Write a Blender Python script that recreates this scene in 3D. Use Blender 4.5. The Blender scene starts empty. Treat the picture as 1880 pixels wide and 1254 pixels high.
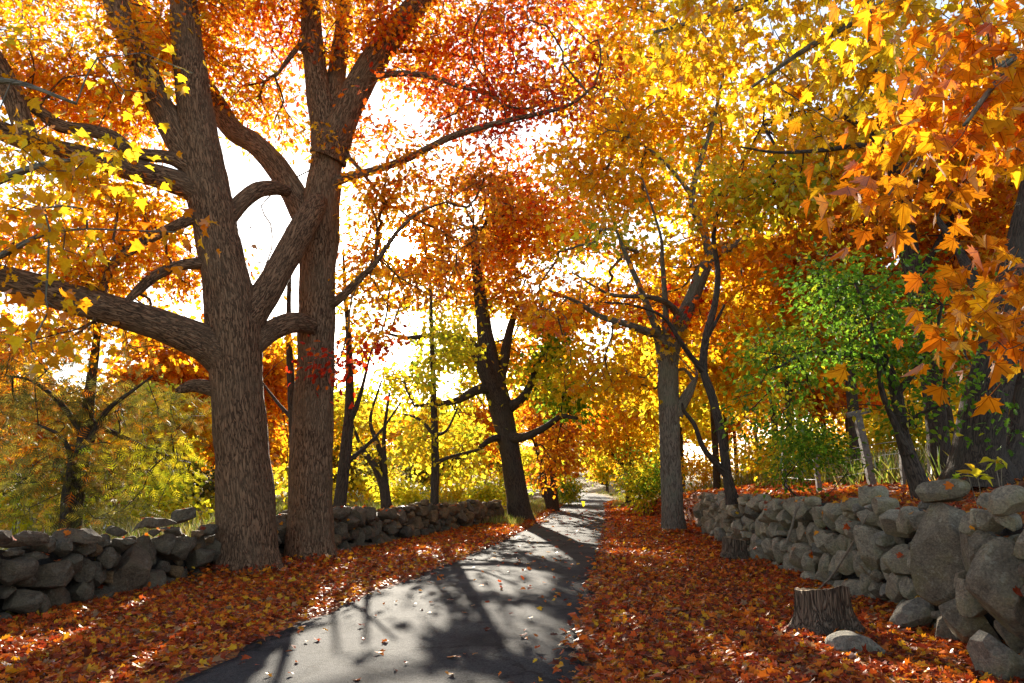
import bpy, bmesh, math, random
import numpy as np
from mathutils import Vector, noise as mnoise

PI = math.pi
sc = bpy.context.scene
COL = sc.collection

# ------------------------------------------------------------------ camera geometry
F = 1342.0
PITCH = math.radians(10.9)
CAM = np.array([0.0, 0.0, 1.6])
FW = np.array([0, math.cos(PITCH), math.sin(PITCH)])
UP = np.array([0, -math.sin(PITCH), math.cos(PITCH)])
RT = np.array([1.0, 0, 0])


def ray(px, py):
    return FW + RT * ((px - 940) / F) + UP * ((627 - py) / F)


def P(px, py, Y):
    """real point seen in direction (px, py) at distance Y ahead; also the metres per photo pixel there"""
    d = ray(px, py)
    t = Y / d[1]
    return CAM + d * t, t / F


SUN_D = ray(740, 455)
SUN_D = SUN_D / np.linalg.norm(SUN_D)
SUN_EL = math.asin(SUN_D[2])
SUN_AZ = math.atan2(SUN_D[0], SUN_D[1])


# ------------------------------------------------------------------ terrain
def h0(y):
    y = np.asarray(y, float)
    r = np.clip(y - 32, 0, None)
    return 0.00013 * r ** 2 / (1 + (r / 95) ** 2)


def G(px, py):
    """point of the road-level ground seen at (px, py)"""
    d = ray(px, py)
    lo = 1.0
    z = 0.0
    for _ in range(40):
        t = (z - CAM[2]) / min(d[2], -1e-3)
        t = min(t, 130 / d[1])
        q = CAM + d * t
        z = 0.6 * z + 0.4 * float(h0(q[1]))
    return q


ROAD_L = [(290, 1254), (470, 1172), (640, 1100), (760, 1056), (850, 1021), (930, 985), (985, 955), (1025, 928)]
ROAD_R = [(1078, 1254), (1085, 1150), (1100, 1080), (1117, 1010), (1123, 970), (1122, 945), (1118, 925)]
gl = [G(*p) for p in ROAD_L]
gr_ = [G(*p) for p in ROAD_R]
RL = np.array([[gl[0][0] - 1.9, -14]] + [[gl[0][0] - .35, gl[0][1] - 3.2]] + [[p[0], p[1]] for p in gl] + [[5.1, 62], [5.9, 76], [5.0, 92], [1.0, 108], [-7, 122], [-22, 134]])
RR = np.array([[gr_[0][0] - .9, -14]] + [[gr_[0][0] - .2, gr_[0][1] - 3.2]] + [[p[0], p[1]] for p in gr_] + [[8.5, 62], [9.6, 76], [9.3, 92], [6.5, 109], [-2, 126], [-20, 139]])
RL = RL[np.argsort(RL[:, 1])]
RR = RR[np.argsort(RR[:, 1])]


def XL(y): return np.interp(y, RL[:, 1], RL[:, 0])
def XR(y): return np.interp(y, RR[:, 1], RR[:, 0])


# the lines of the two field-stone walls (x, y)
WALL_R = np.array([(3.9, 2.2), (3.98, 4.2), (4.1, 5.8), (4.35, 7.2), (4.68, 9.3), (4.75, 11.8), (5.0, 15.5), (5.65, 21.5), (5.95, 24.0)])
WALL_L = np.array([(-7.6, 1.5), (-6.3, 5.6), (-5.72, 8.1), (-5.35, 10.7), (-4.95, 12.8), (-3.95, 16.0), (-2.4, 22.0), (-0.35, 30.0)])


def sm(a):
    a = np.clip(a, 0, 1)
    return a * a * (3 - 2 * a)


def lump(x, y, s=1.0, seed=0.0):
    return (np.sin(x * 1.7 * s + 1.3 + seed) * np.sin(y * 1.3 * s + .7 + seed) + .6 * np.sin(x * 3.1 * s + y * 2.3 * s + seed * 2) + .4 * np.sin(x * 5.3 * s - y * 4.1 * s + 2.1)) / 2


def H(x, y):
    x = np.asarray(x, float)
    y = np.asarray(y, float)
    b = h0(y)
    xl, xr = XL(y), XR(y)
    z = b + 0.0 * x
    # verges
    dl = np.clip(xl - x, 0, None)
    dr = np.clip(x - xr, 0, None)
    vz = .035 * sm(dl / .5) + .05 * sm(dl / 2.5) + .035 * sm(dr / .5) + .03 * sm(dr / 2)
    vz = vz + .025 * lump(x, y, 1.6) * sm((dl + dr) / .8)
    z = z + vz
    # right: retained bank
    xw = np.interp(y, WALL_R[:, 1], WALL_R[:, 0])
    far = sm((y - 24) / 22)
    d = x - xw - .28
    bank = (1.20 + .85 * sm((d - .2) / 7) + .06 * lump(x, y, .9, 2.)) * sm(d / .35)
    xe = xr + 2.2
    bank2 = (.2 + 1.1 * sm((x - xe) / 10) + .1 * lump(x, y, .5, 2.)) * sm((x - xe) / 1.5)
    z = z + bank * (1 - far) + bank2 * far
    # left: field behind the wall, dips a bit, and a rise far away
    xwl = np.interp(y, WALL_L[:, 1], WALL_L[:, 0], right=0)
    xwl = np.where(y > 30, XL(y) - 3.2, xwl)
    e = np.clip(xwl - .3 - x, 0, None)
    field = .12 * sm(e / 1.2) - .25 * sm((e - 2) / 12) + .05 * lump(x, y, .6, 1.)
    z = z + field * sm(e / .6)
    hill = 13 * sm((np.hypot(x + 10, y) - 105) / 190) * sm((-x + 40) / 60 + .6)
    z = z + hill * sm((y - 60) / 60)
    z = z + 10 * sm((x - 45) / 140)
    return z


def Hs(x, y): return float(H(np.array([x]), np.array([y]))[0])


# ------------------------------------------------------------------ mesh helpers
def mesh_from(name, V, loops, starts, mats=(), mat_idx=None, smooth=None, fcol=None, bark=None):
    me = bpy.data.meshes.new(name)
    V = np.ascontiguousarray(V, np.float32)
    loops = np.ascontiguousarray(loops, np.int32)
    starts = np.ascontiguousarray(starts, np.int32)
    me.vertices.add(len(V))
    me.vertices.foreach_set('co', V.ravel())
    me.loops.add(len(loops))
    me.loops.foreach_set('vertex_index', loops)
    me.polygons.add(len(starts))
    me.polygons.foreach_set('loop_start', starts)
    for m in mats:
        me.materials.append(m)
    if mat_idx is not None:
        me.polygons.foreach_set('material_index', np.ascontiguousarray(mat_idx, np.int32))
    me.update(calc_edges=True)
    if smooth is None:
        smooth = np.ones(len(starts), bool)
    elif np.isscalar(smooth):
        smooth = np.full(len(starts), bool(smooth))
    me.polygons.foreach_set('use_smooth', smooth)
    if fcol is not None:
        a = me.attributes.new('tint', 'FLOAT_COLOR', 'FACE')
        c = np.ones((len(starts), 4), np.float32)
        c[:, :3] = fcol
        a.data.foreach_set('color', c.ravel())
    if bark is not None:
        a = me.attributes.new('bark', 'FLOAT_VECTOR', 'POINT')
        a.data.foreach_set('vector', np.ascontiguousarray(bark, np.float32).ravel())
    return me


def link(name, me, parent=None, loc=None):
    o = bpy.data.objects.new(name, me)
    COL.objects.link(o)
    if parent is not None:
        o.parent = parent
    if loc is not None:
        o.location = loc
    return o


def tag(o, label=None, cat=None, group=None, kind=None):
    if label: o['label'] = label
    if cat: o['category'] = cat
    if group: o['group'] = group
    if kind: o['kind'] = kind
    return o


def empty(name, loc, label, cat, group=None):
    o = bpy.data.objects.new(name, None)
    COL.objects.link(o)
    o.location = loc
    o.empty_display_size = .3
    return tag(o, label, cat, group)


class Buf:
    """collects pieces into one mesh"""
    def __init__(s):
        s.V, s.L, s.T, s.M, s.C, s.B, s.S = [], [], [], [], [], [], []
        s.n = 0

    def add(s, V, L, totals, mat=0, col=None, bark=None, smooth=True):
        s.V.append(V)
        s.L.append(np.asarray(L) + s.n)
        s.T.append(np.asarray(totals))
        k = len(totals)
        s.M.append(np.full(k, mat))
        s.C.append(np.broadcast_to(np.array([.3, .3, .3]) if col is None else col, (k, 3)))
        s.B.append(np.zeros((len(V), 3)) if bark is None else bark)
        s.S.append(np.full(k, smooth))
        s.n += len(V)

    def build(s, name, mats, parent=None, origin=None):
        V = np.concatenate(s.V)
        if origin is not None:
            V = V - np.asarray(origin)
        T = np.concatenate(s.T)
        st = np.concatenate([[0], np.cumsum(T)[:-1]])
        me = mesh_from(name, V, np.concatenate(s.L), st, mats, np.concatenate(s.M), np.concatenate(s.S), np.concatenate(s.C), np.concatenate(s.B))
        return link(name, me, parent)


# ------------------------------------------------------------------ materials
def new_mat(name):
    m = bpy.data.materials.new(name)
    m.use_nodes = True
    m.node_tree.nodes.clear()
    return m, m.node_tree.nodes, m.node_tree.links


def nd(ns, t, **kw):
    n = ns.new(t)
    for k, v in kw.items():
        if k.startswith('i_'):
            key = k[2:]
            n.inputs[int(key) if key.isdigit() else key.replace('_', ' ')].default_value = v
        else:
            setattr(n, k, v)
    return n


def ramp(ns, stops):
    r = ns.new('ShaderNodeValToRGB')
    e = r.color_ramp.elements
    while len(e) < len(stops):
        e.new(.5)
    for el, (p, c) in zip(e, stops):
        el.position = p
        el.color = (*c, 1) if len(c) == 3 else c
    return r


def leaf_material(name, trans=.5, rough=.45, spec=.35, veins=False):
    m, ns, ln = new_mat(name)
    out = nd(ns, 'ShaderNodeOutputMaterial')
    at = nd(ns, 'ShaderNodeAttribute', attribute_name='tint')
    geo = nd(ns, 'ShaderNodeNewGeometry')
    hsv = nd(ns, 'ShaderNodeHueSaturation')
    mr = nd(ns, 'ShaderNodeMapRange', i_3=.78, i_4=1.04)
    ln.new(geo.outputs['Random Per Island'], mr.inputs[0])
    ln.new(mr.outputs[0], hsv.inputs['Value'])
    ln.new(at.outputs['Color'], hsv.inputs['Color'])
    # blotches on the blade
    tc = nd(ns, 'ShaderNodeTexCoord')
    nz = nd(ns, 'ShaderNodeTexNoise', i_Scale=28.0, i_Detail=2.0)
    ln.new(tc.outputs['Object'], nz.inputs['Vector'])
    mx = nd(ns, 'ShaderNodeMix', data_type='RGBA', blend_type='MULTIPLY')
    rr = ramp(ns, [(.35, (.8, .72, .68)), (.6, (1, 1, 1))])
    ln.new(nz.outputs[0], rr.inputs[0])
    mx.inputs[0].default_value = .7
    ln.new(hsv.outputs[0], mx.inputs[6])
    ln.new(rr.outputs[0], mx.inputs[7])
    if veins:
        lv = nd(ns, 'ShaderNodeAttribute', attribute_name='bark')
        sx = nd(ns, 'ShaderNodeSeparateXYZ')
        ln.new(lv.outputs['Vector'], sx.inputs[0])
        ax_ = nd(ns, 'ShaderNodeMath', operation='ABSOLUTE')
        ln.new(sx.outputs[0], ax_.inputs[0])
        prev = None
        for ang in (0, 42, 78):
            # distance to a vein leaving the leaf base at this angle
            ca, sa = math.cos(math.radians(ang)), math.sin(math.radians(ang))
            m1 = nd(ns, 'ShaderNodeMath', operation='MULTIPLY', i_1=ca)
            ln.new(ax_.outputs[0], m1.inputs[0])
            ys = nd(ns, 'ShaderNodeMath', operation='SUBTRACT', i_1=.05)
            ln.new(sx.outputs[1], ys.inputs[0])
            m2_ = nd(ns, 'ShaderNodeMath', operation='MULTIPLY_ADD', i_1=-sa)
            ln.new(ys.outputs[0], m2_.inputs[0])
            ln.new(m1.outputs[0], m2_.inputs[2])
            d_ = nd(ns, 'ShaderNodeMath', operation='ABSOLUTE')
            ln.new(m2_.outputs[0], d_.inputs[0])
            if prev is None: prev = d_
            else:
                mn = nd(ns, 'ShaderNodeMath', operation='MINIMUM')
                ln.new(prev.outputs[0], mn.inputs[0]); ln.new(d_.outputs[0], mn.inputs[1]); prev = mn
        vr = ramp(ns, [(.006, (.5, .36, .3)), (.022, (1, 1, 1))])
        ln.new(prev.outputs[0], vr.inputs[0])
        vm = nd(ns, 'ShaderNodeMix', data_type='RGBA', blend_type='MULTIPLY', i_0=1.0)
        ln.new(mx.outputs[2], vm.inputs[6]); ln.new(vr.outputs[0], vm.inputs[7])
        mx = vm
    dif = nd(ns, 'ShaderNodeBsdfDiffuse')
    tr = nd(ns, 'ShaderNodeBsdfTranslucent')
    ln.new(mx.outputs[2], dif.inputs[0])
    ln.new(mx.outputs[2], tr.inputs[0])
    mix = nd(ns, 'ShaderNodeMixShader', i_0=trans)
    ln.new(dif.outputs[0], mix.inputs[1])
    ln.new(tr.outputs[0], mix.inputs[2])
    gl = nd(ns, 'ShaderNodeBsdfGlossy', i_Roughness=rough)
    fr = nd(ns, 'ShaderNodeFresnel', i_IOR=1.42)
    fm = nd(ns, 'ShaderNodeMath', operation='MULTIPLY', i_1=spec)
    ln.new(fr.outputs[0], fm.inputs[0])
    m2 = nd(ns, 'ShaderNodeMixShader')
    ln.new(fm.outputs[0], m2.inputs[0])
    ln.new(mix.outputs[0], m2.inputs[1])
    ln.new(gl.outputs[0], m2.inputs[2])
    ln.new(m2.outputs[0], out.inputs[0])
    return m


def bark_material(name, dark, light, lichen=None, sx=1.0, sz=.16, scale=26, bump=.9):
    m, ns, ln = new_mat(name)
    out = nd(ns, 'ShaderNodeOutputMaterial')
    b = nd(ns, 'ShaderNodeBsdfPrincipled', i_Roughness=.92)
    b.inputs['Specular IOR Level'].default_value = .2
    at = nd(ns, 'ShaderNodeAttribute', attribute_name='bark')
    mp = nd(ns, 'ShaderNodeMapping')
    mp.inputs['Scale'].default_value = (sx, sx, sz)
    ln.new(at.outputs['Vector'], mp.inputs[0])
    wob = nd(ns, 'ShaderNodeTexNoise', i_Scale=6.0, i_Detail=2.0)
    ln.new(mp.outputs[0], wob.inputs['Vector'])
    wm = nd(ns, 'ShaderNodeVectorMath', operation='MULTIPLY_ADD')
    wm.inputs[1].default_value = (.05, .05, .05)
    ln.new(wob.outputs['Color'], wm.inputs[0])
    ln.new(mp.outputs[0], wm.inputs[2])
    vo = nd(ns, 'ShaderNodeTexNoise', i_Scale=float(scale) * .8, i_Detail=3.0, i_Roughness=.5)
    vo.inputs['Distortion'].default_value = .5
    ln.new(wm.outputs[0], vo.inputs['Vector'])
    v1 = nd(ns, 'ShaderNodeMath', operation='SUBTRACT', i_1=.5)
    ln.new(vo.outputs[0], v1.inputs[0])
    v2 = nd(ns, 'ShaderNodeMath', operation='ABSOLUTE')
    ln.new(v1.outputs[0], v2.inputs[0])
    nz = nd(ns, 'ShaderNodeTexNoise', i_Scale=40.0, i_Detail=5.0, i_Roughness=.65)
    ln.new(mp.outputs[0], nz.inputs['Vector'])
    rr = ramp(ns, [(.0, (0, 0, 0)), (.05, (.55, .55, .55)), (.17, (1, 1, 1))])
    ln.new(v2.outputs[0], rr.inputs[0])
    ma = nd(ns, 'ShaderNodeMath', operation='MULTIPLY_ADD', i_1=.55)
    ln.new(nz.outputs[0], ma.inputs[0])
    ln.new(rr.outputs[0], ma.inputs[2])
    cr = ramp(ns, [(.15, dark), (.75, tuple((a + c) / 2 for a, c in zip(dark, light))), (1.25 / 1.3, light)])
    ln.new(ma.outputs[0], cr.inputs[0])
    big = nd(ns, 'ShaderNodeTexNoise', i_Scale=1.6, i_Detail=3.0)
    ln.new(at.outputs['Vector'], big.inputs['Vector'])
    br = ramp(ns, [(.42, (0, 0, 0)), (.66, (1, 1, 1))])
    ln.new(big.outputs[0], br.inputs[0])
    mx = nd(ns, 'ShaderNodeMix', data_type='RGBA')
    mul = nd(ns, 'ShaderNodeMath', operation='MULTIPLY', i_1=.6)
    ln.new(br.outputs[0], mul.inputs[0])
    ln.new(mul.outputs[0], mx.inputs[0])
    ln.new(cr.outputs[0], mx.inputs[6])
    mx.inputs[7].default_value = (*(lichen or (.16, .15, .12)), 1)
    ln.new(mx.outputs[2], b.inputs['Base Color'])
    bp = nd(ns, 'ShaderNodeBump', i_Strength=bump, i_Distance=.05)
    ln.new(ma.outputs[0], bp.inputs['Height'])
    ln.new(bp.outputs[0], b.inputs['Normal'])
    ln.new(b.outputs[0], out.inputs[0])
    return m


def stone_material(name, tones, moss=.3, mosscol=(.13, .13, .04), lich=(.42, .40, .31)):
    m, ns, ln = new_mat(name)
    out = nd(ns, 'ShaderNodeOutputMaterial')
    b = nd(ns, 'ShaderNodeBsdfPrincipled', i_Roughness=.88)
    b.inputs['Specular IOR Level'].default_value = .3
    geo = nd(ns, 'ShaderNodeNewGeometry')
    tc = nd(ns, 'ShaderNodeTexCoord')
    r = ramp(ns, [(i / (len(tones) - 1), c) for i, c in enumerate(tones)])
    ln.new(geo.outputs['Random Per Island'], r.inputs[0])
    n1 = nd(ns, 'ShaderNodeTexNoise', i_Scale=5.0, i_Detail=8.0, i_Roughness=.7)
    n2 = nd(ns, 'ShaderNodeTexNoise', i_Scale=45.0, i_Detail=6.0, i_Roughness=.75)
    n3 = nd(ns, 'ShaderNodeTexNoise', i_Scale=2.6, i_Detail=5.0, i_Roughness=.6)
    for n in (n1, n2, n3):
        ln.new(tc.outputs['Object'], n.inputs['Vector'])
    mx = nd(ns, 'ShaderNodeMix', data_type='RGBA', blend_type='MULTIPLY', i_0=1.0)
    rr = ramp(ns, [(.3, (.45, .43, .4)), (.5, (.9, .88, .84)), (.72, (1.35, 1.3, 1.2))])
    ln.new(n1.outputs[0], rr.inputs[0])
    ln.new(r.outputs[0], mx.inputs[6])
    ln.new(rr.outputs[0], mx.inputs[7])
    mx2 = nd(ns, 'ShaderNodeMix', data_type='RGBA', blend_type='MULTIPLY', i_0=.8)
    r2 = ramp(ns, [(.33, (.4, .4, .4)), (.5, (.95, .95, .95)), (.66, (1.55, 1.5, 1.4))])
    ln.new(n2.outputs[0], r2.inputs[0])
    ln.new(mx.outputs[2], mx2.inputs[6])
    ln.new(r2.outputs[0], mx2.inputs[7])
    mm = nd(ns, 'ShaderNodeMix', data_type='RGBA')
    r3 = ramp(ns, [(.5, (0, 0, 0)), (.68, (moss, moss, moss))])
    ln.new(n3.outputs[0], r3.inputs[0])
    ln.new(r3.outputs[0], mm.inputs[0])
    ln.new(mx2.outputs[2], mm.inputs[6])
    mm.inputs[7].default_value = (*mosscol, 1)
    # pale lichen crusts and dark splits along old joints
    n4 = nd(ns, 'ShaderNodeTexNoise', i_Scale=11.0, i_Detail=7.0, i_Roughness=.62)
    ln.new(tc.outputs['Object'], n4.inputs['Vector'])
    r4 = ramp(ns, [(.58, (0, 0, 0)), (.63, (.4, .4, .4))])
    ln.new(n4.outputs[0], r4.inputs[0])
    ml = nd(ns, 'ShaderNodeMix', data_type='RGBA')
    ln.new(r4.outputs[0], ml.inputs[0]); ln.new(mm.outputs[2], ml.inputs[6])
    ml.inputs[7].default_value = (lich[0], lich[1], lich[2], 1)
    mpg = nd(ns, 'ShaderNodeMapping')
    mpg.inputs['Rotation'].default_value = (.5, .35, .2)
    mpg.inputs['Scale'].default_value = (1, 1, 3.2)
    ln.new(tc.outputs['Object'], mpg.inputs[0])
    n5 = nd(ns, 'ShaderNodeTexNoise', i_Scale=2.1, i_Detail=4.0, i_Roughness=.55)
    ln.new(mpg.outputs[0], n5.inputs['Vector'])
    s5 = nd(ns, 'ShaderNodeMath', operation='SUBTRACT', i_1=.5)
    ln.new(n5.outputs[0], s5.inputs[0])
    a5 = nd(ns, 'ShaderNodeMath', operation='ABSOLUTE')
    ln.new(s5.outputs[0], a5.inputs[0])
    r5 = ramp(ns, [(.0, (.22, .2, .18)), (.018, (.8, .8, .8)), (.05, (1, 1, 1))])
    ln.new(a5.outputs[0], r5.inputs[0])
    mk = nd(ns, 'ShaderNodeMix', data_type='RGBA', blend_type='MULTIPLY', i_0=.12)
    ln.new(ml.outputs[2], mk.inputs[6]); ln.new(r5.outputs[0], mk.inputs[7])
    ln.new(mk.outputs[2], b.inputs['Base Color'])
    add0 = nd(ns, 'ShaderNodeMath', operation='MULTIPLY_ADD', i_1=.07)
    ln.new(r5.outputs[0], add0.inputs[0])
    ln.new(n1.outputs[0], add0.inputs[2])
    add = nd(ns, 'ShaderNodeMath', operation='MULTIPLY_ADD', i_1=.35)
    ln.new(n2.outputs[0], add.inputs[0])
    ln.new(add0.outputs[0], add.inputs[2])
    bp = nd(ns, 'ShaderNodeBump', i_Strength=1.0, i_Distance=.09)
    ln.new(add.outputs[0], bp.inputs['Height'])
    ln.new(bp.outputs[0], b.inputs['Normal'])
    ln.new(b.outputs[0], out.inputs[0])
    return m


def simple_material(name, c1, c2, scale=10, rough=.85, bump=.4, dist=.02, detail=6):
    m, ns, ln = new_mat(name)
    out = nd(ns, 'ShaderNodeOutputMaterial')
    b = nd(ns, 'ShaderNodeBsdfPrincipled', i_Roughness=rough)
    tc = nd(ns, 'ShaderNodeTexCoord')
    n1 = nd(ns, 'ShaderNodeTexNoise', i_Scale=float(scale), i_Detail=float(detail), i_Roughness=.7)
    ln.new(tc.outputs['Object'], n1.inputs['Vector'])
    r = ramp(ns, [(.35, c1), (.65, c2)])
    ln.new(n1.outputs[0], r.inputs[0])
    ln.new(r.outputs[0], b.inputs['Base Color'])
    bp = nd(ns, 'ShaderNodeBump', i_Strength=bump, i_Distance=dist)
    ln.new(n1.outputs[0], bp.inputs['Height'])
    ln.new(bp.outputs[0], b.inputs['Normal'])
    ln.new(b.outputs[0], out.inputs[0])
    return m


def asphalt_material():
    m, ns, ln = new_mat('asphalt')
    out = nd(ns, 'ShaderNodeOutputMaterial')
    b = nd(ns, 'ShaderNodeBsdfPrincipled', i_Roughness=.85)
    b.inputs['Specular IOR Level'].default_value = .14
    tc = nd(ns, 'ShaderNodeTexCoord')
    vo = nd(ns, 'ShaderNodeTexVoronoi', i_Scale=85.0)
    n1 = nd(ns, 'ShaderNodeTexNoise', i_Scale=1.1, i_Detail=5.0, i_Roughness=.6)
    n2 = nd(ns, 'ShaderNodeTexNoise', i_Scale=140.0, i_Detail=3.0)
    for n in (vo, n1, n2):
        ln.new(tc.outputs['Object'], n.inputs['Vector'])
    r1 = ramp(ns, [(.3, (.020, .020, .024)), (.7, (.044, .044, .047))])
    ln.new(n1.outputs[0], r1.inputs[0])
    mx = nd(ns, 'ShaderNodeMix', data_type='RGBA', blend_type='MULTIPLY', i_0=1.0)
    r2 = ramp(ns, [(0, (.55, .55, .55)), (1, (1.6, 1.58, 1.5))])
    sep = nd(ns, 'ShaderNodeSeparateColor')
    ln.new(vo.outputs['Color'], sep.inputs[0])
    ln.new(sep.outputs[0], r2.inputs[0])
    ln.new(r1.outputs[0], mx.inputs[6])
    ln.new(r2.outputs[0], mx.inputs[7])
    # hairline cracks and tar-dark patches
    cw = nd(ns, 'ShaderNodeTexNoise', i_Scale=2.2, i_Detail=6.0, i_Roughness=.7)
    ln.new(tc.outputs['Object'], cw.inputs['Vector'])
    cm = nd(ns, 'ShaderNodeVectorMath', operation='MULTIPLY_ADD')
    cm.inputs[1].default_value = (.7, .7, 0)
    ln.new(cw.outputs['Color'], cm.inputs[0]); ln.new(tc.outputs['Object'], cm.inputs[2])
    cv = nd(ns, 'ShaderNodeTexVoronoi', feature='DISTANCE_TO_EDGE', i_Scale=.75)
    ln.new(cm.outputs[0], cv.inputs['Vector'])
    cr_ = ramp(ns, [(.006, (.25, .25, .25)), (.024, (1, 1, 1))])
    ln.new(cv.outputs['Distance'], cr_.inputs[0])
    pn = nd(ns, 'ShaderNodeTexNoise', i_Scale=.55, i_Detail=4.0, i_Roughness=.75)
    ln.new(tc.outputs['Object'], pn.inputs['Vector'])
    pr_ = ramp(ns, [(.40, (.62, .62, .64)), (.46, (1, 1, 1)), (.60, (1.05, 1.04, 1.0)), (.66, (1.45, 1.42, 1.35))])
    ln.new(pn.outputs[0], pr_.inputs[0])
    ca_ = nd(ns, 'ShaderNodeMix', data_type='RGBA', blend_type='MULTIPLY', i_0=.8)
    ln.new(mx.outputs[2], ca_.inputs[6]); ln.new(cr_.outputs[0], ca_.inputs[7])
    cb_ = nd(ns, 'ShaderNodeMix', data_type='RGBA', blend_type='MULTIPLY', i_0=1.0)
    ln.new(ca_.outputs[2], cb_.inputs[6]); ln.new(pr_.outputs[0], cb_.inputs[7])
    ln.new(cb_.outputs[2], b.inputs['Base Color'])
    ad = nd(ns, 'ShaderNodeMath', operation='MULTIPLY_ADD', i_1=-.8)
    ln.new(vo.outputs['Distance'], ad.inputs[0])
    ln.new(n2.outputs[0], ad.inputs[2])
    bp = nd(ns, 'ShaderNodeBump', i_Strength=.75, i_Distance=.008)
    ln.new(ad.outputs[0], bp.inputs['Height'])
    ln.new(bp.outputs[0], b.inputs['Normal'])
    ln.new(b.outputs[0], out.inputs[0])
    return m


def ground_material():
    """leaf mould by the road and on the bank, dry grass in the field"""
    m, ns, ln = new_mat('ground_cover')
    out = nd(ns, 'ShaderNodeOutputMaterial')
    b = nd(ns, 'ShaderNodeBsdfPrincipled', i_Roughness=.9)
    tc = nd(ns, 'ShaderNodeTexCoord')
    at = nd(ns, 'ShaderNodeAttribute', attribute_name='tint')
    vo = nd(ns, 'ShaderNodeTexVoronoi', i_Scale=16.0)
    n1 = nd(ns, 'ShaderNodeTexNoise', i_Scale=3.0, i_Detail=8.0, i_Roughness=.7)
    n2 = nd(ns, 'ShaderNodeTexNoise', i_Scale=.25, i_Detail=6.0, i_Roughness=.65)
    for n in (vo, n1, n2):
        ln.new(tc.outputs['Object'], n.inputs['Vector'])
    sep = nd(ns, 'ShaderNodeSeparateColor')
    ln.new(vo.outputs['Color'], sep.inputs[0])
    lr = ramp(ns, [(0, (.06, .022, .012)), (.4, (.17, .05, .018)), (.7, (.26, .085, .02)), (1, (.34, .16, .03))])
    ln.new(sep.outputs[0], lr.inputs[0])
    grs = ramp(ns, [(.3, (.10, .085, .035)), (.5, (.22, .18, .06)), (.7, (.30, .27, .10))])
    ln.new(n1.outputs[0], grs.inputs[0])
    g2 = nd(ns, 'ShaderNodeMix', data_type='RGBA', blend_type='MULTIPLY', i_0=.8)
    r3 = ramp(ns, [(.35, (.55, .6, .5)), (.65, (1.2, 1.15, 1))])
    ln.new(n2.outputs[0], r3.inputs[0])
    ln.new(grs.outputs[0], g2.inputs[6])
    ln.new(r3.outputs[0], g2.inputs[7])
    sp = nd(ns, 'ShaderNodeSeparateColor')
    ln.new(at.outputs['Color'], sp.inputs[0])
    mx = nd(ns, 'ShaderNodeMix', data_type='RGBA')
    ln.new(sp.outputs[0], mx.inputs[0])
    ln.new(g2.outputs[2], mx.inputs[6])
    ln.new(lr.outputs[0], mx.inputs[7])
    ln.new(mx.outputs[2], b.inputs['Base Color'])
    bp = nd(ns, 'ShaderNodeBump', i_Strength=.7, i_Distance=.04)
    ln.new(vo.outputs['Distance'], bp.inputs['Height'])
    ln.new(bp.outputs[0], b.inputs['Normal'])
    ln.new(b.outputs[0], out.inputs[0])
    return m


M_LEAF = leaf_material('autumn_leaf', trans=.72, spec=.10, rough=.5)
M_LEAF_BIG = leaf_material('broad_maple_leaf', trans=.72, spec=.10, rough=.5, veins=True)
M_LITTER = leaf_material('fallen_leaf', trans=.38, rough=.42, spec=.36)
M_NEEDLE = leaf_material('needle_spray', trans=.38, spec=.06)
M_GRASS = leaf_material('grass_blade', trans=.5, spec=.4)
M_OAK = bark_material('oak_bark', (.026, .013, .007), (.26, .142, .078), lichen=(.19,.115,.066), scale=36)
M_OAK2 = bark_material('oak_bark_grey', (.028, .014, .008), (.275, .158, .09), lichen=(.20,.128,.075), scale=38)
M_GREY = bark_material('maple_bark', (.05, .04, .03), (.20, .17, .13), lichen=(.17, .18, .12), scale=30, bump=.6)
M_DARK = bark_material('dark_bark', (.018, .013, .01), (.085, .06, .045), lichen=(.07, .06, .045), scale=34, bump=.6)
M_STONE = stone_material('field_stone', [(.22, .19, .14), (.42, .35, .245), (.29, .27, .23), (.50, .42, .29), (.19, .17, .14), (.36, .29, .19)], moss=.65, mosscol=(.17, .155, .05))
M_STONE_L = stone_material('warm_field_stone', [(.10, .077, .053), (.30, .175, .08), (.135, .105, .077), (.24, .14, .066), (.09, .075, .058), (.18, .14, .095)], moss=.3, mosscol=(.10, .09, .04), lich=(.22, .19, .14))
M_CORE = simple_material('shaded_rubble_core', (.02, .018, .016), (.06, .052, .045), 14, bump=1.0, dist=.06)  # near-black tone stands in for shade deep between the stones
M_ROAD = asphalt_material()
M_GROUND = ground_material()
M_WOODCUT = simple_material('sawn_wood', (.20, .13, .07), (.36, .26, .14), 9, bump=.4, dist=.01)
M_POST = simple_material('weathered_post', (.10, .085, .07), (.24, .21, .18), 18, bump=.5)
M_WIRE = simple_material('fence_wire', (.20, .20, .20), (.35, .34, .33), 30, rough=.5)
M_STICK = simple_material('dead_stick', (.12, .09, .06), (.26, .21, .15), 20)

# ------------------------------------------------------------------ leaf shapes (x across, y along, base at 0)
def _maple_half():
    return [(0, 0), (.10, .06), (.34, -.02), (.30, .10), (.52, .16), (.38, .26), (.62, .52), (.40, .50), (.36, .60), (.20, .46), (.22, .74), (.12, .76), (0, 1.02)]


def _halves(h, fold=.2, tipdrop=.2):
    r = [(x, y, abs(x) * fold - tipdrop * y * y) for x, y in h]
    l = [(-x, y, z) for x, y, z in reversed(r)]
    # shared midrib first & last -> two separate ngons
    V = r + l[1:-1]
    n = len(r)
    f1 = list(range(n))
    f2 = [n - 1] + list(range(n, len(V))) + [0]
    return np.array(V, float), [f1, f2]


def _poly(pts, cup=.1):
    V = np.array([(x, y, abs(x) * cup - .1 * y * y) for x, y in pts], float)
    return V, [list(range(len(pts)))]


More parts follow.
